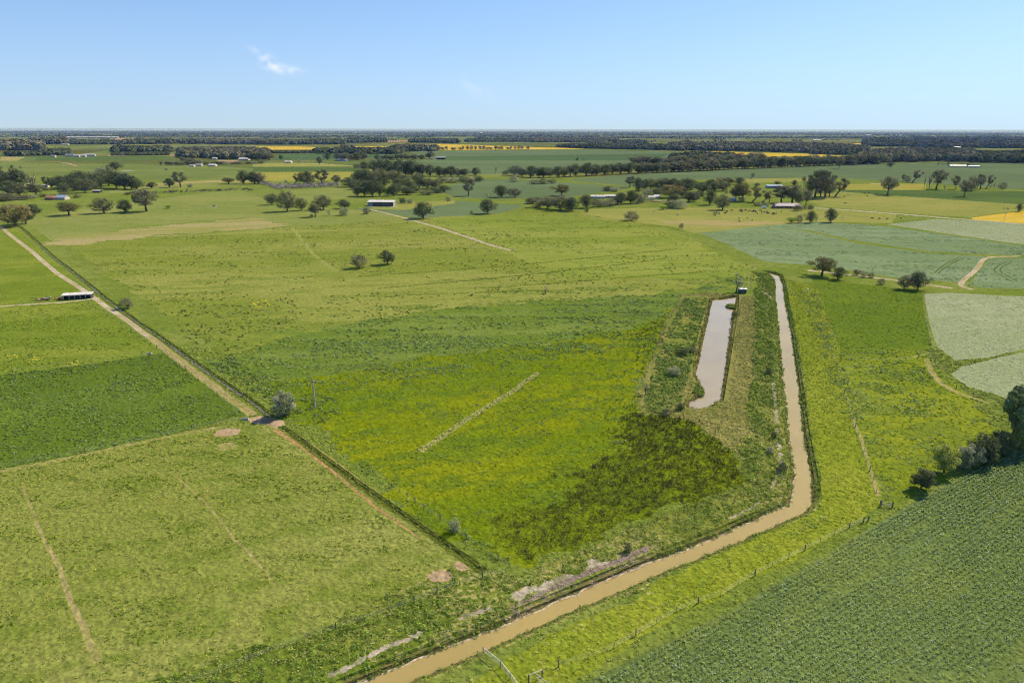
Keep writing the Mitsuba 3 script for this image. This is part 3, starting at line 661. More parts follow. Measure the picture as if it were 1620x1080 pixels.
# wet corner
sg = V_('low wet corner')
p = np.vstack([scatter(sg, 3.6, 51, ((1.5, 1.2), .28, .56, 10)), scatter(sg.buffer(5).difference(cuts.buffer(1)), .8, 511, ((1.5, 1.2), .44, .6, 10))])
clumps('sedge', p, 'dark olive sedge clumps in the wet corner of the paddock', 'sedge', (.18, .4), (.4, 1.0), 9, (.07, .11), [(94, 98, 48), (104, 106, 56), (86, 92, 44), (110, 110, 62)], 52, up=.6)
clumps('wet_grass', scatter(sg, 1.2, 53), 'bright green grass between the dark sedge clumps', 'grass', (.2, .5), (.1, .35), 6, (.08, .13), [(118, 138, 30), (128, 146, 36), (106, 128, 34)], 54)
sl = Polygon([at(1003, 528), at(1046, 500), at(1062, 520), at(1012, 600)])
clumps('sedge', scatter(sl, .45, 55, (4, .35, .6, 11)), 'dark rush tufts in the yellow strip left of the dam', 'sedge', (.3, .6), (.3, .6), 8, (.1, .15), [(78, 92, 28), (92, 104, 36)], 56)
# levee and verges
vg = V_('levee bank')
clumps('levee_grass', scatter(vg, 1.6, 61), 'yellow green grass on the levee beside the canal', 'grass', (.2, .45), (.08, .25), 5, (.08, .12), [(138, 156, 52), (128, 150, 46), (148, 162, 72), (118, 140, 44)], 62)
lev_w = unary_union([strip([1276, 452, 1300, 520, 1326, 600, 1350, 662], 8, w2=6), strip([1060, 962, 1190, 880, 1300, 822], 3.0)])
clumps('levee_weeds', scatter(lev_w, 1.2, 63, (5, .42, .6, 12)), 'silvery weeds along the landward side of the levee', 'weeds', (.25, .5), (.2, .45), 7, (.09, .13), [(126, 148, 80), (114, 138, 64), (138, 158, 98)], 64)
rg = V_('rank weedy strip')
clumps('verge_weeds', scatter(rg, 2.4, 65, (4, .30, .56, 13)), 'rank green weeds along the near bank of the canal', 'weeds', (.3, .8), (.3, 1.0), 9, (.1, .15), [(108, 134, 52), (122, 146, 66), (96, 122, 48), (140, 156, 84), (86, 112, 40)], 66)
clumps('verge_grass', scatter(rg, 1.4, 67), 'long pale grass among the weeds near the canal', 'grass', (.25, .5), (.12, .4), 6, (.08, .12), [(152, 158, 88), (134, 150, 62), (164, 166, 104)], 68)
dg = V_('dry grassy bank')
clumps('bank_grass', scatter(dg, 1.6, 71), 'dry tan grass on the banks of the farm dam', 'grass', (.25, .5), (.12, .35), 6, (.08, .12), [(146, 148, 90), (134, 140, 78), (122, 134, 66), (158, 156, 102)], 72)
lb = Polygon([at(*c) for c in ((1084, 470), (1122, 470), (1098, 560), (1072, 660), (1018, 650), (1040, 560))])
clumps('bank_weeds', scatter(lb, 1.6, 73, (7, .30, .50, 14)), 'tall green weeds on the left bank of the farm dam', 'weeds', (.3, .7), (.3, .7), 8, (.12, .17), [(108, 134, 60), (122, 144, 76), (98, 122, 52)], 74)
# reeds on the canal edges and the dam margin
z_of = lambda p, w, z, d0: np.interp(shapely.distance(shapely.points(p), w), d0, z)
DRP = Polygon([at(*c) for c in ((1030, 862), (1036, 884), (985, 914), (905, 950), (850, 976), (806, 984), (800, 960), (845, 942), (925, 902))]).difference(canal)
ce = canal.buffer(2.0).difference(canal).difference(DRP)
right_side = Polygon([at(x, y) for x, y in cr] + [at(1340, 436), ][:0] + [tuple(at(x + 60, y - 10)) for x, y in cr[::-1]])
p = scatter(ce, 3.2, 75)
clumps('bank_reeds', p, 'dark green reeds and grass lining both edges of the canal', 'reeds', (.2, .45), (.15, .5), 8, (.08, .13), [(100, 126, 54), (116, 140, 62), (132, 152, 72), (90, 112, 50)], 76, z0=z_of(p, canal, [-.98, -.92, -.45, 0], [0, .35, 1.2, 2.1]))
p = scatter(dam.buffer(1.6).difference(dam), 1.4, 77)
clumps('dam_rushes', p, 'brown green rushes along the waterline of the dam', 'rushes', (.2, .45), (.2, .5), 7, (.1, .14), [(112, 112, 64), (128, 126, 78), (98, 110, 52)], 78, z0=z_of(p, dam, [-.9, -.3], [0, 1.6]))
for c, r, w in (((1101, 612), (2.2, 6.5), 'left edge'), ((1157, 483), (2.2, 3.2), 'far right end'), ((1139, 642), (3.2, 1.6), 'near right corner')):
    c = at(*c)
    th, rr = g.random(260) * 6.283, np.sqrt(g.random(260))
    q = np.stack([c[0] + r[0] * rr * np.cos(th), c[1] + r[1] * rr * np.sin(th)], 1)
    clumps('reed_clump', q, f'dense patch of green reeds at the {w} of the dam', 'reeds', (.3, .6), (.5, 1.1), 10, (.12, .16), [(108, 130, 56), (122, 142, 68), (98, 118, 50)], 79, z0=np.full(260, -.8))
for d in ditch:
    p = scatter(d.buffer(.8), .8, 81)
    clumps('ditch_grass', p, 'dark overhanging grass along the drain ' + ('beside the gravel road' if d is ditch[0] else 'in the foreground'), 'grass', (.2, .4), (.1, .3), 7, (.1, .15), [(100, 122, 48), (116, 136, 58), (130, 146, 70), (88, 106, 44)], 82, z0=z_of(p, d, [-.32, -.2, 0], [0, .4, 1.1]))
p = scatter(DRP, 3.4, 83, (2.5, .3, .5, 23))
clumps('dead_reeds', p, 'flattened mauve grey dead reeds beside the canal', 'reeds', (.3, .7), (.1, .4), 9, (.07, .12), [(168, 158, 142), (150, 142, 124), (136, 130, 106), (182, 173, 158)], 84, z0=z_of(p, canal, [-.98, -.92, -.45, 0], [0, .35, 1.2, 2.1]))
rl = V_('lush lower paddock')
clumps('silver_weeds', scatter(rl, .9, 85, ((8, 4), .48, .68, 15)), 'silvery weeds in the lush lower paddock on the right', 'weeds', (.25, .6), (.15, .4), 7, (.1, .14), [(122, 146, 84), (112, 138, 66), (138, 158, 110), (104, 130, 50)], 86)
clumps('right_grass', scatter(rl.union(V_('smooth dark green paddock')), .3, 87), 'green grass of the paddocks right of the canal', 'grass', (.25, .5), (.1, .25), 5, (.1, .14), [(118, 144, 40), (106, 134, 38), (132, 152, 48)], 88)
pc = V_('pale grey green crop').union(V_('pale silvery'))
clumps('pale_crop', scatter(pc, .5, 89), 'soft silvery heads of the pale crops on the right', 'crop', (.3, .5), (.08, .16), 5, (.08, .12), [(164, 178, 140), (154, 172, 126), (172, 184, 150)], 90, up=3.0, jit=.1)
bc = V_('blue green crop')
clumps('blue_crop', scatter(bc, .12, 91, ((60, 8), .40, .62, 16)), 'leafy texture of the blue green crops on the right', 'crop', (.5, .9), (.2, .45), 5, (.14, .2), [(134, 158, 118), (120, 146, 100), (112, 138, 92)], 92, up=2.2, jit=.12)
spl = V_('low pale grassy ridge')
clumps('ridge_grass', scatter(spl, 2.0, 93), 'pale seeding grass along the low ridge in the vivid paddock', 'grass', (.25, .5), (.25, .55), 7, (.1, .14), [(182, 184, 118), (166, 172, 96), (150, 160, 84)], 94)

# ------------------------------------------------------------------ trees
def tube(P_, r, sides=6):
    P_ = np.asarray(P_, float)
    t = np.gradient(P_, axis=0); t /= np.linalg.norm(t, axis=1, keepdims=True)
    a = np.cross(t, np.where(np.abs(t[:, 2:]) < .9, [0, 0, 1.], [1., 0, 0])); a /= np.linalg.norm(a, axis=1, keepdims=True)
    b = np.cross(t, a); an = np.arange(sides) * 2 * np.pi / sides
    v = P_[:, None] + np.broadcast_to(r, (len(P_),))[:, None, None] * (np.cos(an)[None, :, None] * a[:, None] + np.sin(an)[None, :, None] * b[:, None])
    i, j = np.meshgrid(np.arange(len(P_) - 1), np.arange(sides), indexing='ij')
    q = np.stack([i * sides + j, i * sides + (j + 1) % sides, (i + 1) * sides + (j + 1) % sides, (i + 1) * sides + j], -1).reshape(-1, 4)
    cap = [[(len(P_) - 1) * sides + k for k in (0, s, s + 1)] for s in range(1, sides - 1)]
    return v.reshape(-1, 3), np.vstack([q[:, [0, 1, 2]], q[:, [0, 2, 3]], cap])


def join(ms):
    vs, fs, n = [], [], 0
    for v, f in ms:
        vs.append(v); fs.append(np.asarray(f) + n); n += len(v)
    return np.vstack(vs), np.vstack(fs)


def crown_mesh(g, cl_, leaves, leaf, tint, jit=.25):
    """leaf triangles spread through the shells of the clumps (cx, cy, cz, r, squash)"""
    cl_ = np.asarray(cl_, float)
    wts = cl_[:, 3] ** 2; wts /= wts.sum()
    idx = g.choice(len(cl_), leaves, p=wts)
    d = g.normal(size=(leaves, 3)); d /= np.linalg.norm(d, axis=1, keepdims=True)
    rad = (.55 + .5 * g.random(leaves) ** .7)
    lump = .8 + .45 * meshkit.noise(d * 2.1 + idx[:, None] * 3.7, 5)
    c = cl_[idx, :3] + d * (cl_[idx, 3] * rad * lump)[:, None] * np.stack([np.ones(leaves), np.ones(leaves), cl_[idx, 4]], 1)
    c[:, 2] = np.maximum(c[:, 2], .02)
    nr = d + g.normal(size=d.shape) * .40 + [0, 0, .3]
    V = leaf_tris(g, c, nr, leaf * (.7 + .6 * g.random(leaves)), 1.3)
    col = np.array([alb(*x) for x in tint])[g.integers(0, len(tint), len(cl_))][idx] * LEAF
    col = col * (1 + jit * (g.random((leaves, 1)) * 2 - 1)) * (1 + .15 * (g.random((len(cl_), 1)) * 2 - 1))[idx]
    return V, col


def fit(V, tr):
    """normalise crown (n,3,3) and trunk vertices to a width of 1 and a height of 1"""
    w = np.percentile(V[..., 0].ravel(), 99.3) - np.percentile(V[..., 0].ravel(), .7)
    h = np.percentile(V[..., 2].ravel(), 99.7)
    s = np.array([1 / w, 1 / w, 1 / h])
    return V * s, tr * s


def make_tree(key, seed, kind, leaves, leaf, tint, bark=(120, 108, 92)):
    """trunk, limbs and clumps of leaves; the crown is an uneven ellipsoid of overlapping clumps"""
    g = np.random.default_rng(seed)
    tubes, cl_ = [], []
    # fork height, crown centre, crown half width, crown half height, clumps, clump radius, lean
    F_ = {'spread': (.26, .62, .40, .30, 15, .17, .02), 'tall': (.30, .64, .30, .34, 14, .14, .05), 'round': (.14, .55, .36, .40, 17, .19, .02), 'lean': (.26, .64, .27, .30, 9, .13, .30),
          'sapling': (.25, .62, .24, .32, 7, .11, .02), 'row': (.10, .54, .34, .40, 9, .22, .0), 'bush': (.05, .45, .38, .42, 15, .20, 0), 'dead': (.25, .7, .3, .3, 8, .1, .08)}[kind]
    fork, zc, rx, rz, nc, cr_, lean = F_
    cr_ *= .88
    top_ = np.array([lean * .6, -.01, fork])
    tubes.append(tube([(0, 0, 0), (lean * .25, .01, fork * .5), top_], [.042, .033, .028]))
    if kind == 'dead':
        for i in range(nc):
            a = i * 2.4 + g.random()
            e = np.array([lean + .3 * g.uniform(.4, 1) * math.cos(a), .3 * g.uniform(.4, 1) * math.sin(a), g.uniform(.55, 1.0)])
            m = (top_ + e) / 2 + g.normal(size=3) * .03
            tubes.append(tube([top_, m, e], [.022, .014, .006], 5))
            for _ in range(3):
                e2 = m + g.normal(size=3) * .11 + [0, 0, .1]
                tubes.append(tube([m, e2], [.010, .004], 4))
                if leaves:
                    cl_.append((*e2, .06, 1))
    else:
        for i in range(nc):
            a, u = i * 2.399963 + g.uniform(-.4, .4), -1 + 2 * (i + .5) / nc
            q = math.sqrt(max(0, 1 - u * u)) * g.uniform(.55, 1.12)
            c = np.array([lean + rx * q * math.cos(a), rx * q * math.sin(a), zc + rz * u * g.uniform(.75, 1.0)])
            r = cr_ * g.uniform(.72, 1.18)
            if kind in ('tall', 'lean', 'sapling') and g.random() < .16:
                continue
            cl_.append((*c, r, .82))
            if i % 2 == 0 and kind != 'bush':
                m = (top_ + c) / 2 + [.02 * g.normal(), .02 * g.normal(), .02]
                tubes.append(tube([top_, m, c], [.02, .012, .005], 5))
        if kind in ('round', 'row', 'bush', 'spread'):
            cl_.append((lean, 0, zc, min(rx, rz) * .72, 1.0))
    v, f = join(tubes)
    if cl_:
        V, C = crown_mesh(g, cl_, leaves, leaf, tint)
        V, v = fit(V, v)
    scene[key] = {'type': 'shapegroup', 'trunk': mikit.ply((v, f), 'veg_bsdf', smooth=True, color=np.tile(alb(*bark), (len(v), 1)))}
    if cl_:
        scene[key]['crown'] = tri_mesh(V, C, 'leaf_bsdf')


GUM = [(96, 102, 76), (106, 109, 86), (88, 93, 70), (114, 114, 92)]
DARK = [(82, 93, 64), (92, 101, 72), (76, 86, 60)]
OLIVE = [(118, 112, 74), (104, 104, 66), (128, 116, 82), (96, 98, 64)]
GREY = [(138, 144, 116), (150, 154, 128), (126, 134, 104)]
LIME = [(126, 150, 58), (140, 160, 70), (112, 138, 54)]
for i in range(3):
    make_tree(f'tree_spread{i}', 100 + i, 'spread', 1900, .026, GUM if i < 2 else OLIVE)
    make_tree(f'tree_round{i}', 110 + i, 'round', 1900, .027, DARK if i < 2 else GUM)
    make_tree(f'tree_bush{i}', 120 + i, 'bush', 1100, .032, [DARK, GREY, GUM][i])
    make_tree(f'tree_row{i}', 130 + i, 'row', 480, .046, [DARK, GUM, GUM][i])
for i in range(2):
    make_tree(f'tree_tall{i}', 140 + i, 'tall', 1500, .025, GUM)
    make_tree(f'tree_lean{i}', 145 + i, 'lean', 700, .030, GUM)
make_tree('tree_sapling0', 150, 'sapling', 220, .034, GREY)
make_tree('tree_dead0', 151, 'dead', 0, .03, GREY, (150, 146, 136))
make_tree('tree_dead1', 152, 'dead', 90, .03, GREY, (140, 132, 118))
make_tree('tree_lime0', 153, 'round', 900, .034, LIME)
make_tree('tree_olive0', 154, 'round', 1300, .032, OLIVE)
make_tree('tree_near0', 155, 'round', 3600, .027, DARK)
make_tree('tree_near1', 156, 'bush', 3600, .027, [(118, 132, 74), (106, 120, 66), (130, 140, 84)])
make_tree('tree_near2', 157, 'bush', 3600, .027, DARK)
make_tree('tree_near3', 158, 'tall', 3600, .027, [(104, 120, 80), (94, 108, 70), (116, 130, 92)])
make_tree('tree_near4', 159, 'bush', 3600, .027, GREY)
make_tree('tree_near5', 160, 'round', 3600, .027, [(132, 142, 70), (118, 130, 62), (142, 150, 84)])
NV = {'S': ('tree_spread', 3), 'R': ('tree_round', 3), 'B': ('tree_bush', 3), 'F': ('tree_row', 3), 'T': ('tree_tall', 2), 'L': ('tree_lean', 2)}
tg_ = np.random.default_rng(77)
NTREE = [0]


def plant(name, x, y, w, h, kind, label, cat, group=None):
    mx, mz = scale_at(x, y)
    p0 = at(x, y)
    sw, sh = w * mx, h * mz
    if kind in NV:
        b, n = NV[kind]
        grp = f'{b}{tg_.integers(0, n)}'
    else:
        grp = kind
    k = key_for(name)
    M = T().translate([float(p0[0]), float(p0[1]), -.05]).rotate([0, 0, 1], float(tg_.choice([0, 180]) + tg_.uniform(-30, 30)) if kind not in ('L',) else float(tg_.uniform(-20, 20)))
    scene[k] = {'type': 'instance', 'to_world': M.scale([float(sw), float(sw), float(sh)]), 'shapegroup': {'type': 'ref', 'id': grp}}
    NTREE[0] += 1
    return tag(k, label, cat, group)


NAMES = {'S': ('gum_tree', 'tree'), 'R': ('round_tree', 'tree'), 'B': ('bush', 'bush'), 'F': ('gum_tree', 'tree'), 'T': ('gum_tree', 'tree'), 'L': ('gum_tree', 'tree'),
         'tree_sapling0': ('sapling', 'tree'), 'tree_dead0': ('dead_tree', 'tree'), 'tree_dead1': ('dead_tree', 'tree'), 'tree_lime0': ('round_tree', 'tree'), 'tree_olive0': ('gum_tree', 'tree'),
         'tree_near0': ('round_tree', 'tree'), 'tree_near1': ('bush', 'bush'), 'tree_near2': ('bush', 'bush'), 'tree_near3': ('gum_tree', 'tree'), 'tree_near4': ('bush', 'bush'), 'tree_near5': ('round_tree', 'tree')}


for _k in list(scene):
    if _k.startswith('tree_bush'):
        NAMES[_k] = ('bush', 'bush')


def one(x, y, w, h, kind, label):
    plant(NAMES[kind][0], x, y, w, h, kind, label, NAMES[kind][1])


def grove(label, group, rows):
    for r in rows:
        x, y, w, h = r[:4]
        kind = r[4] if len(r) > 4 else 'R'
        plant(NAMES[kind][0], x, y, w * 1.36, h * 1.1, kind, label, NAMES[kind][1], group)


def row(label, group, line, n, w, h, kinds='F', jy=1.0):
    L = np.asarray(line, float).reshape(-1, 2)
    s = np.r_[0, np.cumsum(np.hypot(*np.diff(L, axis=0).T))]
    for i in range(n):
        u = (i + .5 + tg_.uniform(-.35, .35)) / n * s[-1]
        x, y = np.interp(u, s, L[:, 0]), np.interp(u, s, L[:, 1]) - abs(tg_.normal()) * jy * .4
        kk = kinds[tg_.integers(0, len(kinds))]
        plant(NAMES[kk][0], x, y, 1.3 * tg_.uniform(*w), tg_.uniform(*h), kk, label, NAMES[kk][1], group)


# trees that stand alone or in small groups, near to far: foot (x, y), width and height as surveyed, kind, label
one(1456.5, 773, 37, 31, 'tree_near0', 'small dark round tree on a bare trunk standing alone at the crop edge')
one(1493, 747, 35, 41, 'tree_near5', 'olive yellow bushy tree at the near end of the right hand tree row')
one(1522, 740, 27, 34, 'tree_near4', 'smaller grey green bush second from the near end of the right hand tree row')
one(1537, 737, 32, 32, 'tree_near4', 'grey green rounded bush third from the near end of the right hand tree row')
one(1554, 731, 46, 42, 'tree_near2', 'dark dense rounded bush in the middle of the right hand tree row')
one(1578, 718, 36, 36, 'tree_near2', 'dark bush beneath the tall trees of the right hand tree row')
one(1597, 704, 46, 80, 'tree_near3', 'tall open grey green tree at the right hand edge, left one of the tall pair')
one(1622, 697, 52, 84, 'tree_near3', 'tall tree cut off by the right hand edge')
one(1612, 708, 30, 36, 'tree_near1', 'leafy bush under the tall trees at the right hand edge')
one(1660, 690, 50, 78, 'tree_near3', 'tall tree just outside the right hand edge')
one(450, 657, 35, 37, 'tree_near4', 'grey twiggy bush beside the drain crossing left of centre')
one(200, 488, 21, 17, 'B', 'dark bush between the gravel road and the boundary on the left')
one(720, 840, 18, 20, 'tree_bush1', 'grey bush on the boundary near the front corner')
one(863, 464, 8, 11, 'tree_sapling0', 'tiny lone tree in the middle of the main paddock')
one(1165, 462, 13, 30, 'tree_sapling0', 'ragged thin tree beside the pump shed at the head of the dam')
one(1179, 462, 6, 15, 'tree_sapling0', 'smaller ragged sapling just right of the pump shed')
one(1080, 561, 17, 12, 'tree_bush0', 'dark green bush on the left bank of the dam, nearer the paddock')
one(1096, 558, 14, 10, 'tree_bush2', 'olive bush on the left bank of the dam, nearer the water')
one(1066, 593, 22, 14, 'tree_bush1', 'grey green spreading bush on the left bank of the dam')
one(1055, 656, 15, 11, 'tree_bush2', 'low dark bush at the near left corner of the dam bank')
one(1077, 647, 13, 10, 'tree_bush0', 'low bush close to the near end of the dam')
one(1022, 624, 15, 16, 'tree_dead1', 'grey dead bush at the paddock side of the dam bank')
one(1163, 500, 8, 7, 'tree_bush0', 'small bush half way along the right bank of the dam')
one(1216, 592, 9, 12, 'tree_bush0', 'dark bush on the strip between the dam and the canal')
one(1224, 692, 9, 9, 'tree_bush0', 'small dark bush beside the pale dry drain')
one(1218, 716, 12, 10, 'tree_bush1', 'green bush left of the pale dry drain near the canal bend')
one(1237, 744, 15, 14, 'tree_bush0', 'dark bush between the dry drain and the canal bend')
one(993, 872, 14, 13, 'tree_bush0', 'dark green bush beside the flattened dead reeds')
one(386, 626, 7, 6, 'tree_dead1', 'small dead shrub beside the drain on the left')
one(1300, 436, 39, 29, 'S', 'dark gum at the left end of the laneway right of the canal')
one(1325, 442, 26, 20, 'R', 'smaller dark tree next to the laneway gum')
one(1355, 435, 11, 9, 'tree_olive0', 'reddish bush on the laneway right of the canal')
one(1366, 438, 10, 11, 'tree_bush1', 'grey bush on the laneway, second bush from the left')
one(1378, 439, 11, 8, 'tree_bush2', 'low bush on the laneway, third bush from the left')
one(1394, 450, 12, 10, 'B', 'small green bush below the laneway')
one(1430, 457, 26, 22, 'R', 'left one of the two dark merged trees at the laneway end')
one(1452, 458, 32, 29, 'R', 'larger right one of the two dark merged trees at the laneway end')
one(568.7, 424, 26, 22, 'B', 'grey green bushy tree, left one of the pair alone in the main paddock')
one(613.7, 418, 27, 22, 'R', 'dark ragged tree, right one of the pair alone in the main paddock')
one(670, 345.5, 34, 26, 'R', 'broad round tree beside the sandy track below the open fronted shed')
one(772, 338, 29, 23, 'R', 'lone round tree right of the sandy track')
one(746, 338, 5, 5, 'B', 'tiny bush left of the lone round tree')
one(741, 310, 20, 26, 'T', 'lone upright gum in the blue green paddock left of centre')
one(998, 349, 24, 15, 'B', 'dark round bush on the boundary right of centre')
one(1078, 361, 8, 8, 'B', 'small dark bush beyond the bend of the boundary')
one(928, 336, 7, 7, 'B', 'small grey bush under the trees right of centre')
one(1049, 331.5, 12, 8, 'tree_lime0', 'low light green bush in front of the right hand homestead')
one(1122, 324, 22, 23, 'R', 'round dark tree, left one of the big pair in front of the farm')
one(1143, 332, 28, 24, 'R', 'broad dark tree, right one of the big pair in front of the farm')
one(1187, 283, 7, 9, 'L', 'small leaning tree alone on the grey green crop')
one(1217, 320, 8, 15, 'tree_sapling0', 'thin tree right of the leaning gum near the farmhouse')
one(1206, 320, 16, 17, 'L', 'leaning open gum left of the brick farmhouse')
one(1274.5, 325, 14, 24, 'T', 'slender gum at the right end of the brick farmhouse')
one(1261, 333.5, 16, 10, 'B', 'rounded bush in front of the brick farmhouse')
one(1274, 331, 6, 5, 'B', 'small bush right of the brick farmhouse')
one(1282, 331, 10, 7, 'B', 'rounder bush furthest right of the brick farmhouse')
one(1251, 353, 15, 11, 'tree_lime0', 'light green bushy tree at the edge of the blue green crop')
one(1264, 352.5, 12, 13, 'B', 'small tree second in the row at the edge of the blue green crop')
one(1281, 352.5, 19, 19, 'R', 'dark round tree third in the row at the edge of the blue green crop')
one(1291, 351, 6, 11, 'tree_sapling0', 'pale thin sapling at the end of the row by the blue green crop')
one(1314, 351.5, 20, 22, 'R', 'ragged tree alone above the blue green crop')
one(1404, 308, 25, 28, 'S', 'well shaped lone gum on the dark green strip on the right')
one(1327, 267, 12, 19, 'S', 'gum standing out in front of the right hand tree belt')
one(1408, 264.5, 12, 9, 'R', 'low round tree in front of the right hand tree belt')
one(1428, 287.5, 8, 12, 'T', 'small upright tree left of the leaning tree on the right')
one(1435, 289, 9, 11, 'B', 'dark bush at the foot of the leaning tree on the right')
one(1443, 289, 15, 20, 'L', 'dark tree leaning to the right in the far right paddock')
one(1461, 299.5, 7, 23, 'tree_dead0', 'bare dead gum trunk left of the old gums on the right')
one(1470, 298.5, 9, 20, 'tree_dead1', 'sparse dying gum second in the right hand gum group')
one(1481, 299, 23, 30, 'T', 'tall gum at the left of the right hand gum group')
one(1494, 300.5, 9, 9, 'tree_dead0', 'fallen grey dead limbs between the right hand gums')
one(1512, 299.5, 13, 22, 'T', 'upright gum behind the forked gum on the right')
one(1525, 311, 18, 26, 'S', 'forked gum standing forward on the dark green strip at the right')
one(1537, 301.5, 21, 23, 'R', 'dense gum right of the forked gum')
one(1551, 299, 14, 23, 'T', 'open gum near the right end of the gum group')
one(1560, 298.5, 11, 22, 'L', 'sparse leaning gum at the right end of the gum group')
one(1565, 301.5, 5, 11, 'tree_dead0', 'thin dead stem at the right end of the gum group')
one(1573, 296, 5, 10, 'tree_sapling0', 'slight tree between the gum group and the round bush at the right')
one(1586, 299, 14, 11, 'B', 'round bush right of the gum group at the far right')
one(1612, 335, 10, 13, 'R', 'small dark tree at the tip of the canola corner')
one(110, 340.5, 35, 21, 'S', 'low twin stemmed gum, first of the four paddock gums on the left')
one(165, 337.5, 34, 24, 'R', 'broad gum, second of the four paddock gums on the left')
one(197.5, 336, 23, 20, 'R', 'small round gum, third of the four paddock gums on the left')
one(232, 334.5, 39, 35, 'S', 'tall gum, largest of the four paddock gums on the left')
one(267, 330, 9, 7, 'tree_lime0', 'small yellow green bush right of the four paddock gums')
one(24, 358, 46, 34, 'tree_olive0', 'big reddish brown gum beside the gravel road at the left edge')
one(41, 354, 28, 26, 'R', 'dark tree merging with the big reddish gum at the left edge')
one(55, 342, 23, 19, 'R', 'dark tree behind the big reddish gum at the left edge')
one(58, 311, 28, 20, 'S', 'lone spreading gum with a forked trunk in the homestead paddock')
one(52, 303, 22, 26, 'tree_dead1', 'pale sparse gum behind the forked gum in the homestead paddock')
one(240, 298, 17, 10, 'R', 'round tree at the right end of the left homestead grove')
one(157, 273, 11, 8, 'B', 'dark round bush in the far left flat')
one(154, 277, 10, 8, 'tree_bush1', 'grey green bush below the dark round one in the far left flat')
one(171, 268, 7, 7, 'B', 'small bush left of the pale pond in the far left flat')
one(184, 269, 21, 13, 'R', 'dark clump of a tree beside the pale pond in the far left flat')
one(19, 266.5, 5, 5, 'B', 'tiny bush alone in the far left flat, left of a pair')
one(32.5, 266.5, 4, 4, 'B', 'tiny bush alone in the far left flat, right of a pair')
one(2, 267, 4, 4, 'B', 'tiny bush at the very left edge of the far flat')
one(263.5, 269, 6, 4, 'B', 'little bush in front of the far conifer hedge')
one(499, 343, 20, 20, 'S', 'open light gum in front of the boundary left of centre')
one(493, 343, 6, 4, 'B', 'tiny dark bush at the foot of the open light gum')
one(521, 341, 6, 10, 'tree_sapling0', 'thin sapling right of the open light gum')
one(544, 340.5, 16, 13, 'B', 'round grey green bush left of the open fronted shed')
one(580, 338.5, 13, 10, 'B', 'round bush below the open fronted shed')
one(455, 334.5, 31, 32, 'R', 'tallest tree of the clump at the boundary corner left of centre')
one(430, 324, 23, 18, 'R', 'left hand tree of the clump at the boundary corner left of centre')
one(477, 333, 21, 20, 'R', 'right hand tree of the clump at the boundary corner left of centre')
one(512, 331.5, 29, 23, 'R', 'grey green rounded tree between the boundary corner and the shed')
one(545, 330, 23, 14, 'R', 'low tree left of the open fronted shed')
one(409, 291, 26, 18, 'R', 'dark tree standing left of the grey dead scrub')
one(453, 290, 6, 6, 'B', 'small bush at the left of the row behind the grey dead scrub')
one(465, 292, 17, 18, 'L', 'leaning gum in the row behind the grey dead scrub')
one(485, 294, 29, 23, 'R', 'broad gum in the row behind the grey dead scrub')
one(508, 292.5, 22, 24, 'T', 'tall upright gum in the row behind the grey dead scrub')
one(532, 292, 16, 15, 'S', 'smaller gum at the right end of the row behind the grey dead scrub')
one(268.5, 296.5, 17, 14, 'R', 'dark tree left of the tall boundary gum above the left paddock')
one(286, 296, 20, 24, 'T', 'tall boundary gum with an open top above the left paddock')
one(301, 296, 10, 6, 'B', 'low bush right of the tall boundary gum')
one(362, 291, 22, 10, 'S', 'low open tree left of the dark pair at the boundary corner')
one(386, 291, 22, 21, 'R', 'left one of the dark tree pair at the boundary corner')
one(403, 291, 24, 19, 'R', 'right one of the dark tree pair at the boundary corner')
one(794, 312, 27, 19, 'R', 'large dome shaped tree left of the boundary notch')
one(815, 312, 22, 14, 'R', 'lower dome shaped tree touching the large dome')
one(770.5, 311, 5, 5, 'B', 'tiny bush left of the dome shaped trees')
one(710, 318, 10, 8, 'tree_bush1', 'pale bush at the fence right of the open fronted shed')
one(637, 321.5, 12, 9, 'B', 'dark bush behind the open fronted shed, left of two')
one(649, 321.5, 11, 8, 'B', 'dark bush behind the open fronted shed, right of two')
one(784, 275, 9, 13, 'tree_dead0', 'bare dead tree on the skyline of the tree belt')
one(753, 278, 16, 13, 'R', 'round tree at the right end of the central belt')
one(505.5, 260, 10, 12, 'R', 'dark tree in front of the distant farmstead left of centre')
one(518, 253.5, 13, 12, 'R', 'round tree left of the distant blue walled house')
one(563, 266.5, 9, 7, 'B', 'bush beside the pale road near the central wood')
one(445, 252.5, 8, 7, 'R', 'small round tree above the single white farm shed')
one(473.5, 257, 4, 4, 'B', 'tiny dark bush on the pale dirt road')
one(421.5, 243, 6, 7, 'R', 'lone tree below the left canola strip')
one(680, 251.5, 16, 12, 'R', 'big round tree beside the distant grey shed')
one(913, 254.5, 5, 5, 'R', 'lone round tree on the far dark crop')
one(923, 254.5, 3, 4, 'B', 'little tree right of the lone round tree on the far crop')
one(943, 229, 6, 7, 'R', 'tree standing above the far belt right of centre')
one(996, 296, 17, 17, 'T', 'open crowned gum at the boundary point right of centre')
one(888, 310, 28, 18, 'S', 'flat topped open gum beyond the boundary right of centre')
one(1230, 291.5, 10, 5, 'B', 'rounded bush behind the long blue grey shed')
one(1256, 294, 10, 9, 'R', 'round dark tree behind the long blue grey shed')
one(1272, 288, 7, 9, 'R', 'small tree left of the tall dark gum group')
one(1197, 295, 10, 6, 'R', 'low dark tree left of the long blue grey shed')
one(1149, 306, 6, 5, 'B', 'small bush between the farm trees')
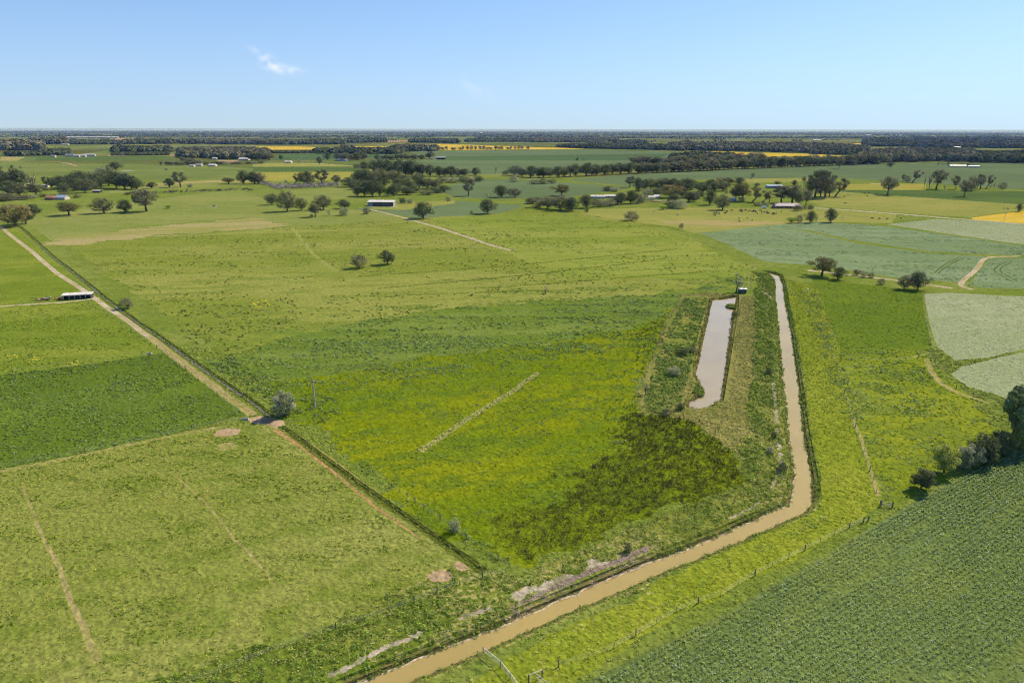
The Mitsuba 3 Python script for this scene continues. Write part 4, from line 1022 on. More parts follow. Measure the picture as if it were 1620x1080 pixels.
grove('dark tree in the left homestead grove', 'trees around the left homestead',
      [(5, 298, 24, 28), (24, 297, 22, 27), (34, 296, 18, 24), (12, 308, 24, 20), (31, 310, 22, 19), (3, 318, 24, 12, 'B'), (16, 318, 14, 11, 'B'), (28, 316, 14, 8, 'B'), (40, 316, 12, 7, 'B'), (75, 296, 9, 15, 'T'), (82, 297, 12, 14), (95, 300, 18, 20), (104, 298, 20, 17), (110, 296, 18, 18),
       (127, 297, 22, 24), (135, 305, 24, 20, 'R'), (148, 300, 22, 22), (160, 297, 24, 22), (172, 294, 24, 26), (184, 298, 22, 24), (197, 299, 22, 23), (208, 299, 20, 19), (217, 300, 18, 15), (102, 308, 13, 17), (142, 299, 18, 24), (118, 302, 18, 18), (100, 311, 10, 7, 'B'), (122, 313, 9, 5, 'B'), (68, 312, 8, 5, 'B'), (52, 314, 9, 6, 'B')])
grove('gum in the front row of the central wood', 'front trees of the central wood',
      [(566, 310, 12, 13), (576, 310.5, 18, 23), (590, 311, 18, 23), (601, 310.5, 16, 21), (622, 310, 16, 17), (555, 296, 23, 14), (567, 292, 19, 21), (581, 293, 21, 23), (594, 294, 19, 20), (607, 296, 17, 20), (560, 300, 12, 10, 'B'), (626, 307, 17, 15), (644, 308, 21, 11), (655, 305, 18, 10)])
one(613, 310, 13, 13, 'tree_lime0', 'light green round tree in front of the central wood')
grove('dark tree at the back of the central wood', 'back trees of the central wood',
      [(575, 270, 13, 13), (591, 272, 17, 16), (604, 274, 17, 20), (616, 276, 17, 21), (630, 277, 19, 22), (641, 279, 18, 21), (652, 279, 21, 23), (664, 279, 15, 17), (669, 279, 13, 18, 'T'), (681, 279, 14, 17), (695, 279, 13, 15), (703, 279, 14, 13), (713, 279, 15, 15), (724, 279, 14, 12), (734, 279, 15, 11),
       (600, 283, 18, 15), (622, 288, 20, 17), (640, 292, 18, 14), (660, 288, 18, 13), (676, 298, 19, 15), (664, 298, 15, 17), (688, 299, 15, 14), (703, 304, 17, 10), (650, 300, 18, 12), (632, 298, 18, 14), (690, 305, 14, 8, 'B'), (675, 308, 18, 8, 'B')])
grove('rounded bush under the central tree belt', 'bushes under the central belt', [(697, 289, 11, 8, 'B'), (708, 289, 11, 8, 'B'), (719, 289, 11, 8, 'B'), (731, 288.5, 11, 8, 'B'), (743, 288, 11, 8, 'B'), (757, 287, 13, 8, 'B')])
grove('tree in the belt right of the dead tree', 'trees in the boundary belt', [(800, 276, 9, 6, 'B'), (814, 278, 19, 15), (826, 279.5, 15, 12), (839, 281, 18, 17), (853, 281, 14, 14), (860, 281, 17, 15), (870, 280.5, 13, 14), (884, 280.5, 16, 16), (902, 279.5, 16, 16, 'S'), (911, 279, 14, 18), (927, 278.5, 21, 19), (944, 277.5, 17, 16), (956, 277, 18, 15), (969, 276, 15, 15), (982, 275.5, 20, 16), (994, 275.2, 17, 16), (893, 280, 12, 12), (936, 278, 12, 15), (813, 288, 11, 9, 'B'), (846, 291, 14, 8, 'B'), (860, 291, 14, 8, 'B'), (874, 290, 10, 6, 'B')])
row('gum in the long right hand belt', 'trees in the long right hand belt', [1004, 275, 1160, 268, 1300, 262.5, 1400, 259], 60, (13, 20), (13, 19), ['F', 'F', 'R'])
row('gum in the upper belt below the canola', 'trees in the upper right belt', [1000, 259, 1060, 262, 1130, 258, 1210, 254], 34, (11, 17), (9, 15), ['F'])
grove('dark tree just right of the boundary notch', 'trees right of the boundary notch', [(850, 328, 21, 15, 'B'), (866, 330, 19, 17), (886, 332, 32, 21), (905, 334, 18, 20), (899, 334, 9, 9, 'B'), (840, 322, 14, 9, 'B')])
grove('tree in the shelter belt before the white roofs', 'shelter belt by the white roofs', [(928, 329, 19, 19), (944, 327.5, 14, 11, 'B'), (955, 326.5, 13, 10, 'B'), (966, 326, 14, 11, 'B'), (977, 324, 12, 12), (983, 323, 17, 17), (997, 322, 17, 19), (1008, 322, 15, 15, 'B'), (1016, 320, 12, 12, 'B'), (961, 302, 12, 7, 'B'), (972, 303, 12, 6, 'B')])
grove('dark tree in the right homestead grove', 'trees around the right homestead',
      [(1010, 303, 14, 20), (1018, 301, 16, 16), (1030, 299, 17, 15), (1042, 301, 18, 17), (1055, 300.5, 19, 17), (1068, 301, 19, 17), (1024, 309, 14, 10, 'B'), (1039, 309, 14, 11, 'B'), (1064, 322, 18, 14), (1072, 329.5, 21, 13, 'B'), (1061, 328.5, 13, 9, 'B'), (1083, 304, 26, 20), (1066, 297, 16, 12), (1089, 319, 17, 14), (1098, 319.5, 15, 15), (1106, 314, 13, 11),
       (1112, 306, 21, 16), (1123, 299, 19, 14), (1153, 292, 13, 10), (1168, 292.5, 16, 11), (1143, 302, 19, 14), (1131, 303, 15, 13), (1095, 300, 18, 14), (1078, 312, 16, 14), (1030, 318, 9, 6, 'B')])
one(1060, 313, 35, 20, 'tree_olive0', 'broad brownish crown among the dark trees of the right homestead')
one(1141, 291, 15, 10, 'tree_olive0', 'reddish topped tree at the back of the right homestead grove')
grove('open gum of the trio left of the farmhouse', 'open gums left of the farmhouse', [(1164, 317, 15, 20, 'S'), (1175, 318, 25, 26, 'S'), (1190, 320, 13, 20, 'L')])
one(1173, 319, 12, 8, 'B', 'dark bush at the foot of the open gum trio')
grove('clipped dark hedge bush left of the farmhouse', 'hedge by the farmhouse', [(1197, 326, 8, 5, 'B'), (1204, 326, 8, 5, 'B'), (1212, 326, 8, 5, 'B')])
grove('dark gum close behind the brick farmhouse', 'gums behind the farmhouse', [(1236, 321, 19, 24, 'T'), (1253, 321, 25, 26, 'S'), (1264, 322, 15, 14, 'R')])
grove('massive gum in the clump right of the farmhouse', 'tall gum clump right of the farmhouse', [(1289, 312, 20, 38, 'T'), (1281, 308, 14, 24, 'R'), (1305, 313, 22, 39, 'T'), (1298, 311, 18, 30, 'R'), (1312, 311, 16, 30, 'R'), (1321, 311, 16, 26, 'L')])
grove('small shrub left of the far right roofs', 'shrub row at the far right', [(1484, 260.6, 3, 3, 'B'), (1492, 260.8, 3, 2, 'B'), (1500, 261, 4, 4, 'B'), (1508, 261.2, 3, 2, 'B'), (1523, 261.6, 4, 4, 'B'), (1531, 261.8, 4, 3, 'B'), (1541, 262, 4, 4, 'B')])
row('small tree along the yellow canola strip', 'row of trees along the canola', [686, 238, 740, 237.4, 836, 236.6], 24, (3.5, 6), (4, 7), ['F'], .3)
row('dark conifer in the far hedge left of centre', 'conifers in the far left hedge', [254, 262, 285, 262, 318, 261], 13, (5, 8), (5, 8), ['F'], .5)
row('conifer in the slanting windbreak', 'conifers in the slanting windbreak', [286, 254, 300, 256, 316, 260], 8, (5, 8), (5, 7), ['F'], .5)
row('bush in the hedge by the left houses', 'hedge bushes beside the far left houses', [322, 260.5, 370, 259.8, 420, 259], 12, (6, 10), (3, 5), ['B'], .4)
row('dark tree at the blue walled farmstead', 'trees at the distant farmsteads', [532, 253.5, 545, 255, 556, 254, 580, 252.8], 10, (9, 14), (9, 15), ['R', 'F'])
row('dark tree along the distant dirt road', 'trees along the distant dirt road', [594, 253.2, 620, 253, 668, 252], 12, (7, 12), (6, 10), ['R', 'F'])
row('tree in the clump left of the white shed', 'trees left of the white farm shed', [396, 254.5, 428, 254], 6, (9, 13), (10, 14), ['R'])

# woods that read as one mass
def far_wood(label, poly_, hpx, density=1.0, tri=34, tint=DARK, seed=0):
    """a distant wood: every tree a dome of big leaf clusters"""
    g = np.random.default_rng(500 + seed)
    A = Polygon([at(poly_[i], poly_[i + 1]) for i in range(0, len(poly_), 2)]).buffer(0)
    ybase = max(poly_[1::2])
    mx, mz = scale_at(810, ybase)
    hm = hpx * mz
    n = int(np.clip(A.area / (hm * .75) ** 2 * density, 8, 2600))
    x0, y0, x1, y1 = A.bounds
    p = g.uniform((x0, y0), (x1, y1), (n * 8, 2)); p = p[shapely.contains_xy(A, p[:, 0], p[:, 1])][:n]
    n = len(p)
    cell = max(3.0, hm * .75 if A.area / (hm * .75) ** 2 * density < 2600 else math.sqrt(A.area / n))
    hh = hm * g.uniform(.6, 1.05, n); rw = cell * g.uniform(.45, .85, n)
    d = g.normal(size=(n, tri, 3)); d /= np.linalg.norm(d, axis=2, keepdims=True); d[..., 2] = np.abs(d[..., 2]) * 1.0 - .25
    c = np.stack([p[:, :1] + d[..., 0] * rw[:, None], p[:, 1:] + d[..., 1] * rw[:, None], hh[:, None] * (.45 + .5 * d[..., 2])], -1).reshape(-1, 3)
    nr = d.reshape(-1, 3) + g.normal(size=(n * tri, 3)) * .18 + [0, 0, .45]
    V = leaf_tris(g, c, nr, np.repeat(np.maximum(rw, hh * .4) * .48, tri), 1.1)
    V[..., 2] = np.maximum(V[..., 2], 0)
    col = 1.5 * np.array([alb(*x) for x in tint])[g.integers(0, len(tint), n)] * g.uniform(.75, 1.25, (n, 1))
    k = key_for('distant_wood')
    scene[k] = tri_mesh(V, np.repeat(col, tri, 0) * (1 + .12 * (g.random((n * tri, 1)) * 2 - 1)))
    tag(k, label, 'wood', kind='stuff')


FW = [('wood at the far left edge behind the pale paddock', [0, 239, 68, 238.5, 60, 231, 0, 229], 15), ('hedge of dark trees at the far left', [10, 247.5, 114, 246, 110, 243.5, 10, 245], 8), ('clump behind the far left sheds', [62, 245.5, 112, 244, 110, 241, 66, 242], 9),
      ('belt right of the far left wood', [56, 229, 105, 229, 105, 224, 50, 224], 10), ('belt under the long white glasshouse', [110, 229, 196, 229, 192, 225.5, 112, 225], 5.5),
      ('belt below the pale fields left of centre', [195, 228.6, 276, 228, 274, 225.4, 196, 226], 8), ('long dark belt left of centre', [280, 228, 424, 229.4, 424, 224.6, 284, 225], 8.5),
      ('clump around the far left farm', [178, 241.6, 272, 241.6, 268, 237.6, 182, 237], 10), ('scrubby belt in front of the far left farm', [178, 246.6, 268, 245.6, 266, 243.4, 178, 244], 4.5), ('thick grove behind the far white house', [284, 250, 330, 252, 424, 252.6, 424, 242, 380, 239, 285, 240], 13),
      ('low shrub row under the left canola strip', [430, 243, 500, 242.4, 500, 240.6, 430, 241], 4.5), ('dark plantation below the canola gap', [496, 243.2, 622, 244, 640, 241.6, 620, 238.4, 500, 240], 9), ('square plantation above the canola', [541, 234.6, 560, 234.6, 560, 233, 541, 233], 5),
      ('belt above the left canola strip', [424, 229.6, 545, 228.8, 540, 225, 424, 225.6], 7), ('belt above the middle canola strip', [545, 226.4, 612, 225.6, 610, 222.4, 548, 222.8], 6.5), ('plantation left of the canola tree row', [620, 240.6, 694, 239, 690, 235.8, 622, 234.6], 10),
      ('dark belt above the middle canola', [648, 226, 726, 227, 724, 222.6, 650, 222.8], 6), ('broken belt far behind the canola', [736, 225, 862, 224.8, 862, 221.6, 738, 221.8], 4.5), ('belt far right of the canola', [840, 225.6, 978, 224.6, 976, 221.2, 842, 221.4], 5.5),
      ('long tongue of wood right of the canola', [878, 233.6, 940, 235.6, 1062, 238.2, 1062, 232.4, 960, 229.4, 900, 231], 7.5), ('wood above the far belt right of centre', [974, 227.6, 1024, 227.4, 1022, 224.6, 976, 224.6], 5),
      ('dense dark wood behind the right hand canola', [1060, 238.6, 1160, 239, 1300, 242.6, 1366, 246, 1372, 236, 1300, 231, 1160, 229.6, 1060, 229.4], 12), ('belt left of the right hand canola', [1060, 254, 1110, 252.4, 1160, 253.4, 1160, 247, 1100, 244.6, 1060, 249], 9),
      ('belt in front of the right hand canola', [1150, 262, 1280, 257.4, 1350, 259.6, 1390, 258.8, 1384, 255.4, 1290, 254.6, 1160, 255.6], 11), ('broad wood left of the far white roofs', [1352, 258.6, 1440, 257, 1544, 256, 1540, 243, 1440, 240, 1360, 245], 15),
      ('wood at the far right edge', [1540, 257.4, 1640, 259, 1640, 245.4, 1546, 245.6], 14), ('blue wood above the right hand canola', [1366, 232, 1464, 232.6, 1460, 222.6, 1366, 223.6], 7), ('blue far wood at the right edge', [1450, 233.6, 1640, 235, 1640, 220, 1450, 219.6], 8),
      ('bushy belt under the far white sheds', [1280, 244, 1364, 246, 1364, 241, 1282, 239.6], 7)]
for i, (l, q, hp) in enumerate(FW):
    far_wood('dark ' + l if not l.startswith(('dark', 'long dark', 'dense', 'blue', 'low')) else l, q, hp, 1.1, 34, DARK if i % 3 else GUM, i)
g = np.random.default_rng(900)
for j, (ya, yb, n, hm, cw, w) in enumerate(((226, 219, 420, 13, 26, 'middle distance'), (219, 213.5, 900, 14, 60, 'far distance'), (213.5, 209.5, 1500, 15, 160, 'last rim below the horizon'))):
    Y0, Y1 = at(810, ya)[1], at(810, yb)[1]
    yy = 1 / g.uniform(1 / Y1, 1 / Y0, n); xx = g.uniform(-.8, .8, n) * yy
    keep = meshkit.fbm(np.stack([xx / Y0 * 3.0, yy / Y0 * 9, yy * 0], -1), 3, j) > (.5 if j == 1 else .42)
    if j == 0:
        keep = meshkit.fbm(np.stack([xx / Y0 * 5.0, yy / Y0 * 12, yy * 0], -1), 3, j) > .60
    xx, yy = xx[keep], yy[keep]; n = len(xx)
    m = 24
    L_ = cw * g.uniform(1.0, 3.6, n)
    ox, oy = g.uniform(-1, 1, (n, m)) * L_[:, None], g.uniform(-1, 1, (n, m)) * cw * .6
    c = np.stack([xx[:, None] + ox, yy[:, None] + oy, hm * g.uniform(.25, .95, (n, m))], -1).reshape(-1, 3)
    V = leaf_tris(g, c, g.normal(size=c.shape) * .3 + [0, -.5, .7], np.repeat(cw * .22 + 2.5, n * m), 1.2)
    V[..., 2] = np.clip(V[..., 2], 0, hm * 1.1)
    col = 1.4 * np.array([alb(*x) for x in DARK])[g.integers(0, 3, n)]
    k = key_for('distant_wood')
    scene[k] = tri_mesh(V, np.repeat(col, m, 0) * g.uniform(.85, 1.15, (n * m, 1)))
    tag(k, f'scattered blue green belts and woodland in the {w}', 'wood', kind='stuff')
c0 = np.array([[*at(x, y), 0] for x, y in zip(g.uniform(408, 540, 420), g.uniform(0, 1, 420))]) * 0
lx = g.uniform(408, 536, 420)
pp = np.array([at(x, np.interp(x, [408, 440, 470, 500, 536], [290, 299.5, 298, 296.5, 294.5]) + y) for x, y in zip(lx, g.uniform(-3.5, .6, 420))])
clumps('dead_scrub', pp, 'pale grey thicket of dead scrub behind the green paddock left of centre', 'scrub', (1.5, 3.2), (2.0, 7.5), 18, (.2, .36), [(178, 172, 160), (162, 156, 144), (188, 182, 170), (150, 146, 132)], 95, up=.2)
pp = np.array([at(x, np.interp(x, [195, 290, 400], [308, 303.5, 300]) + y) for x, y in zip(g.uniform(196, 400, 150), g.uniform(-1.4, .9, 150))])
clumps('dead_scrub', pp, 'thin dark grey scrub line along the top fence of the left paddock', 'scrub', (1.0, 2.0), (.6, 2.2), 12, (.25, .4), [(140, 134, 112), (116, 116, 88), (96, 104, 70)], 96, up=.2)

# ------------------------------------------------------------------ buildings and small things
def bx(x0, x1, y0, y1, z0, z1):
    m = trimesh.creation.box((x1 - x0, y1 - y0, z1 - z0)); m.apply_translation(((x0 + x1) / 2, (y0 + y1) / 2, (z0 + z1) / 2))
    return np.array(m.vertices), np.array(m.faces)


def prism(prof, x0, x1):
    """profile (y, z) run along x"""
    m = trimesh.creation.extrude_polygon(Polygon(prof), x1 - x0, engine='earcut')
    v = np.array(m.vertices)
    return np.stack([v[:, 2] + x0, v[:, 0], v[:, 1]], 1), np.array(m.faces)[:, ::-1] if False else np.array(m.faces)


class Thing:
    def __init__(self, name, x, y, rot, label, cat, group=None, p=None):
        self.k = key_for(name); self.n = {}
        p = at(x, y) if p is None else p
        self.M = T().translate([float(p[0]), float(p[1]), 0.0]).rotate([0, 0, 1], float(rot))
        tag(self.k, label, cat, group)

    def part(self, name, mesh, mat, label=None, **kw):
        full = f'{self.k}__{name}'
        i = self.n.get(full, -1) + 1; self.n[full] = i
        kk = full if i == 0 else f'{full}_{i:03d}'
        scene[kk] = mikit.ply(mesh, mat, to_world=self.M, **kw)
        if label:
            labels[kk] = {'label': label}
        return kk[len(self.k) + 2:]


def gable(name, x, y, rot, w, d, h, rise, wall, roof, label, cat='house', windows=3, door=True, over=.5, chimney=False, hip=0.0, group=None, skylights=0):
    """long side w faces the camera at rot 0; the ridge runs along it"""
    t = Thing(name, x, y, rot, label, cat, group)
    t.part('wall', prism([(0, 0), (d, 0), (d, h), (d / 2, h + rise - .02), (0, h)], -w / 2, w / 2), wall)
    zo = -over * rise / (d / 2)
    A = np.array([[-w / 2 - over, -over, h + zo + .05], [w / 2 + over, -over, h + zo + .05], [w / 2 + over - hip, d / 2, h + rise + .05], [-w / 2 - over + hip, d / 2, h + rise + .05], [w / 2 + over, d + over, h + zo + .05], [-w / 2 - over, d + over, h + zo + .05]])
    B = A + [0, 0, .14]
    V2 = np.vstack([A, B])
    q = [(6, 7, 8, 9), (9, 8, 10, 11), (0, 3, 2, 1), (3, 5, 4, 2), (0, 1, 7, 6), (4, 5, 11, 10)]
    if hip:
        f = [(a, b, c) for a, b, c, e in q for _ in (0,)] + [(a, c, e) for a, b, c, e in q] + [(7, 10, 8), (11, 6, 9), (1, 2, 4), (5, 3, 0)]
    else:
        f = [(a, b, c) for a, b, c, e in q] + [(a, c, e) for a, b, c, e in q] + [(1, 2, 8), (1, 8, 7), (2, 4, 10), (2, 10, 8), (0, 9, 3), (0, 6, 9), (5, 3, 9), (5, 9, 11)]
    t.part('roof', (V2, np.array(f)), roof)
    slots = windows + (1 if door else 0)
    for i in range(slots):
        cx = -w / 2 + w * (i + .5) / slots
        if door and i == slots // 2:
            t.part('door', bx(cx - .5, cx + .5, -.06, -.003, .05, 2.1), 'timber')
        else:
            wn = t.part('window', bx(cx - .8, cx + .8, -.05, -.003, 1.0, 2.2), 'glass_dark')
            t.part(wn + '__sill', bx(cx - .9, cx + .9, -.14, -.004, .88, .97), 'white_paint')
    if chimney:
        t.part('chimney', bx(w * .2, w * .2 + .8, d * .5 - .4, d * .5 + .4, h + rise * .3, h + rise + .9), 'brick_wall')
    return t


def open_shed(name, x, y, rot, w, d, hf, hb, bays, closed, roof, wall, label, roof_label=None, group=None):
    """skillion shed with its open side towards the camera"""
    t = Thing(name, x, y, rot, label, 'shed', group)
    t.part('back_wall', bx(-w / 2, w / 2, d - .1, d, 0, hb), wall)
    for s in (-1, 1):
        xs = s * (w / 2 - .05)
        t.part('side_wall', prism([(0, 0), (d - .103, 0), (d - .103, hb), (0, hf)], xs - .05, xs + .05), wall)
    for i in range(bays + 1):
        cx = -w / 2 + .25 + (w - .5) * i / bays
        t.part('post', bx(cx - .12, cx + .12, -.14, .10, 0, hf), 'galv')
    for i in closed:
        cx = -w / 2 + w * i / bays
        t.part('front_wall', bx(cx + .3, cx + w / bays - .3, .11, .2, 0, hf - .05), wall)
    t.part('beam', bx(-w / 2, w / 2, -.20, -.143, hf - .4, hf), 'galv')
    sl = (hb - hf) / d
    t.part('roof', prism([(-.7, hf - .7 * sl + .02), (d + .4, hb + .4 * sl + .02), (d + .4, hb + .4 * sl + .16), (-.7, hf - .7 * sl + .16)], -w / 2 - .5, w / 2 + .5), roof, roof_label)
    for i in range(bays * 2 + 1):
        cx = -w / 2 + w * i / (bays * 2)
        t.part('roof_rib', prism([(-.7, hf - .7 * sl + .163), (d + .4, hb + .4 * sl + .163), (d + .4, hb + .4 * sl + .23), (-.7, hf - .7 * sl + .23)], cx - .05, cx + .05), roof)
    return t


m_ = lambda x, y, w: w * scale_at(x, y)[0]
t = open_shed('farm_shed', 602, 326.5, -3, m_(602, 326, 41), 11, 4.6, 5.6, 5, [0], 'white_iron', 'grey_iron', 'large open fronted farm shed with a pale skillion roof left of centre')
p0 = np.array([0, -3.0]); t.part('apron', (np.array([[-14, -3, .02], [18, -4, .02], [20, -.3, .02], [-14, -.3, .02]]), np.array([[0, 1, 2], [0, 2, 3]])), 'concrete')
open_shed('farm_shed', 123, 473.0, 16, m_(123, 473, 40), 3.0, 2.2, 2.5, 5, [], 'white_iron', 'dark_wall', 'low long open shed with a pale roof beside the gravel road on the left')
gable('pump_shed', 1175, 464, -6, m_(1175, 464, 11), 3.0, 2.1, .35, 'green_wall', 'white_paint', 'small dark pump shed with a white roof at the head of the dam', 'shed', windows=0, door=True, over=.3)
gable('farmhouse', 1247, 330, -3, m_(1247, 330, 40), 12, 2.9, 2.2, 'brick_wall', 'grey_iron', 'long brick farmhouse with a grey roof on the right', windows=5, over=.9, hip=5.0, chimney=True)
open_shed('farm_shed', 1226.5, 298, -2, m_(1226, 298, 24), 10, 3.4, 4.4, 5, [0, 1], 'blue_iron', 'grey_iron', 'long blue grey shed with open right bays behind the farmhouse')
gable('white_cottage', 1160, 318.5, 10, m_(1160, 318, 8), 6, 2.3, 1.3, 'cream_wall', 'white_iron', 'small pale roofed shed beside the big dark tree pair', 'shed', windows=1)
gable('brick_house', 78, 316.5, -4, m_(78, 316, 15), 9, 2.8, 1.9, 'brick_wall', 'terracotta', 'brick house with a tiled roof at the left homestead', windows=2, hip=3.0)
gable('blue_roofed_house', 95, 316.3, -4, m_(95, 316, 16), 9, 2.8, 2.4, 'cream_wall', 'blue_iron', 'house with a blue iron roof at the left homestead', windows=2)
gable('carport', 152, 305, 0, m_(152, 305, 12), 6, 2.6, .5, 'dark_wall', 'white_iron', 'flat white roofed carport among the left homestead trees', 'shed', windows=0, door=False)
gable('shed', 70, 297, 8, m_(70, 297, 9), 8, 3, 1.2, 'cream_wall', 'grey_iron', 'grey shed roof at the back of the left homestead', 'shed', windows=1)
gable('shed', 48, 295, 0, m_(48, 295, 9), 8, 3, 1.2, 'cream_wall', 'white_iron', 'white walled shed behind the pale sparse gum', 'shed', windows=1)
gable('shed', 32, 294, 0, m_(32, 294, 6), 8, 3, 1.0, 'cream_wall', 'white_iron', 'small white shed in the trees at the far left', 'shed', windows=1)
for x, y, w, l in ((946, 314.4, 22, 'long white roofed shed, left one before the shelter belt'), (966, 313.6, 18, 'long white roofed shed, right one before the shelter belt')):
    gable('dairy_shed', x, y, -3, m_(x, y, w), 9, 2.6, 1.3, 'cream_wall', 'white_iron', l, 'shed', windows=3)
gable('homestead', 1031, 316, -10, m_(1031, 316, 10), 8, 2.8, 1.7, 'cream_wall', 'white_iron', 'white roofed homestead, left of two, among the dark grove', windows=2)
gable('homestead', 1040, 314.5, 6, m_(1040, 314, 8), 8, 2.8, 1.7, 'cream_wall', 'white_iron', 'white roofed homestead building, right of two, among the dark grove', windows=2)
gable('white_shed', 455.5, 258.2, 0, m_(455, 258, 10), 12, 3.6, 1.6, 'cream_wall', 'white_iron', 'single white farm shed beside the pale dirt road', 'shed', windows=2)
gable('blue_house', 541, 255, 0, m_(541, 255, 14), 14, 3.2, 3.2, 'blue_iron', 'white_iron', 'blue walled house with a white roof at the distant farmstead', windows=3)
open_shed('farm_shed', 697, 252.2, 0, m_(697, 252, 14), 18, 5, 6.5, 4, [], 'grey_iron', 'dark_wall', 'distant grey shed with a dark open front beside the big round tree')
gable('low_shed', 684, 252, 0, m_(684, 252, 7), 10, 3, 1.5, 'cream_wall', 'terracotta', 'distant brown roofed building left of the grey shed', 'shed', windows=1)
gable('white_house', 335, 263.4, 0, m_(335, 263, 11), 11, 3, 2.6, 'cream_wall', 'white_iron', 'white roofed house at the end of the far left hedge', windows=3, hip=5)
gable('white_house', 314, 263, 0, m_(314, 263, 9), 10, 3, 2.2, 'cream_wall', 'grey_iron', 'grey roofed house in the middle of the far left hedge', windows=2, hip=3)
gable('white_house', 303, 264, 0, m_(303, 264, 7), 10, 3, 2, 'cream_wall', 'grey_iron', 'small house half hidden behind the far left bushes', windows=1)
gable('white_house', 385, 254, 0, m_(385, 254, 16), 14, 4, 3.4, 'cream_wall', 'white_iron', 'pale two level house in front of the thick far grove', windows=4, hip=4)
gable('white_house', 339, 252.6, 0, m_(339, 252, 7), 10, 3.5, 1.5, 'cream_wall', 'white_iron', 'small white building left of the pale two level house', windows=1)
for x, y, w, mt, l in ((110, 247.6, 14, 'grey_iron', 'dark gabled shed at the far left farm'), (121, 248.6, 8, 'white_iron', 'lowest white roof of the far left farm'), (130, 248.4, 10, 'white_iron', 'middle white roof of the far left farm'), (142, 247.2, 16, 'white_iron', 'longest white roof of the far left farm'), (102, 229.4, 11, 'grey_iron', 'long dark shed at the edge of the far left wood'), (84, 249.4, 6, 'grey_iron', 'tiny grey shed at the left end of the far left farm')):
    gable('far_shed', x, y, 0, m_(x, y, w), m_(x, y, 4), 4.5, 2.4, 'cream_wall', mt, l, 'shed', windows=2, door=False)
for x, y, w, h, l in ((145, 218.4, 82, 11, 'very long white glasshouse in the far left distance'), (1348, 239.4, 28, 9, 'big white sheds of the far right works, right part'), (1336, 239.8, 11, 11, 'big white shed of the far right works, left part'), (1310, 238.4, 9, 6, 'small white house left of the far right works'), (1275 + 18, 223, 12, 10, 'white roofed barn alone on the far right field'), (1282, 239, 9, 5, 'pale building in the dark wood on the right'), (1515, 234.4, 10, 7, 'white roof in the blue wood at the far right'),
                      (1516, 264.2, 26, 4.2, 'long white roof, left one of the far right pair'), (1541, 265, 17, 4.2, 'long white roof, right one of the far right pair'), (890, 213, 22, 12, 'white industrial roofs on the horizon right of centre'), (868, 212.4, 10, 12, 'smaller white industrial roof on the horizon right of centre'), (905, 213.2, 9, 12, 'white roof right of the industrial roofs on the horizon'),
                      (1478, 216.6, 6, 9, 'white roof on the far right plain'), (1374, 214.6, 9, 12, 'pale dome like roof near the right hand horizon'), (1420, 214.8, 14, 9, 'long pale roof near the right hand horizon'), (761, 211.6, 4, 22, 'tall white silo block on the horizon')):
    gable('far_shed', x, y, 0, m_(x, y, w), min(60, m_(x, y, 5)), h * .72, h * .28, 'cream_wall', 'white_paint', l, 'shed', windows=3, door=False)
for x, y, w, l in ((202, 270, 22, 'pale narrow pond in the far left flat'), (1389, 290.4, 27, 'pale dry pond behind the lone gum on the right')):
    p = at(x, y); ww = m_(x, y, w) / 2
    an = np.linspace(0, 6.283, 50)[:-1]; rr = 1 + .3 * (meshkit.fbm(np.stack([np.cos(an), np.sin(an), an * 0 + x], -1), 3) - .5)
    gq = Polygon(np.stack([p[0] + ww * rr * np.cos(an), p[1] + ww * .35 * rr * np.sin(an)], 1))
    k = key_for('pond'); scene[k] = mikit.ply(flat_mesh(gq, .03), 'dam_water_bsdf' if x < 1000 else 'field_bsdf', uv=None if x < 1000 else np.tile([(P['beach'] + .5) / 256, 0], (len(flat_mesh(gq)[0]), 1)))
    tag(k, l, 'pond', kind='structure')
# white tank and trough
t = Thing('water_tank', 1209, 330, 0, 'white box shaped tank trailer left of the brick farmhouse', 'tank')
t.part('body', bx(-2.6, 2.6, 0, 2.2, .5, 2.5), 'white_paint'); t.part('lid', bx(-2.4, 2.4, .1, 2.1, 2.503, 2.65), 'galv')
for s in (-1.3, 1.3):
    t.part('wheel', tuple(np.asarray(a) for a in (lambda m: (np.array(m.vertices) @ np.array([[1, 0, 0], [0, 0, 1], [0, 1, 0.]]) + [s, -.15, .4], np.array(m.faces)[:, ::-1]))(trimesh.creation.cylinder(.4, .25, sections=14))), 'dark_wall')
t = Thing('water_trough', 338, 327, 0, 'dark trough box on a bare pad in the light green left paddock', 'trough')
t.part('tub', bx(-1.4, 1.4, 0, 1.1, .15, 1.2), 'dark_wall'); t.part('slab', bx(-3.5, 3.2, -1.4, 2, .0, .147), 'concrete'); t.part('lid', bx(-1.5, 1.5, -.05, 1.15, 1.203, 1.27), 'grey_iron')
for x, y, l in ((690, 329, 'small grey trough in the house paddock'), (811, 396.5, 'pale concrete trough at the end of the sandy track'), (1467 - 134, 343.4, 'dark trough in the sheep paddock right of the farmhouse'), (236, 561, 'grey concrete lump beside the fence corner on the left'), (388, 665, 'pale concrete culvert block at the drain crossing')):
    t = Thing('concrete_trough', x, y, 12, l, 'trough')
    t.part('base', bx(-.9, .9, 0, .8, 0, .25), 'concrete'); t.part('rim', bx(-.8, .8, .05, .75, .253, .6), 'galv'); t.part('water', bx(-.65, .65, .15, .65, .603, .61), 'glass_dark')
t = Thing('standpipe', 1277.5, 461, 0, 'white standpipe alone on the levee right of the canal head', 'post')
t.part('pipe', tube([(0, 0, 0), (0, 0, .75), (0, 0, 1.5)], [.3, .3, .3], 10), 'white_paint'); t.part('cap', tube([(0, 0, 1.503), (0, 0, 1.62), (0, 0, 1.7)], [.36, .36, .15], 10), 'white_paint')
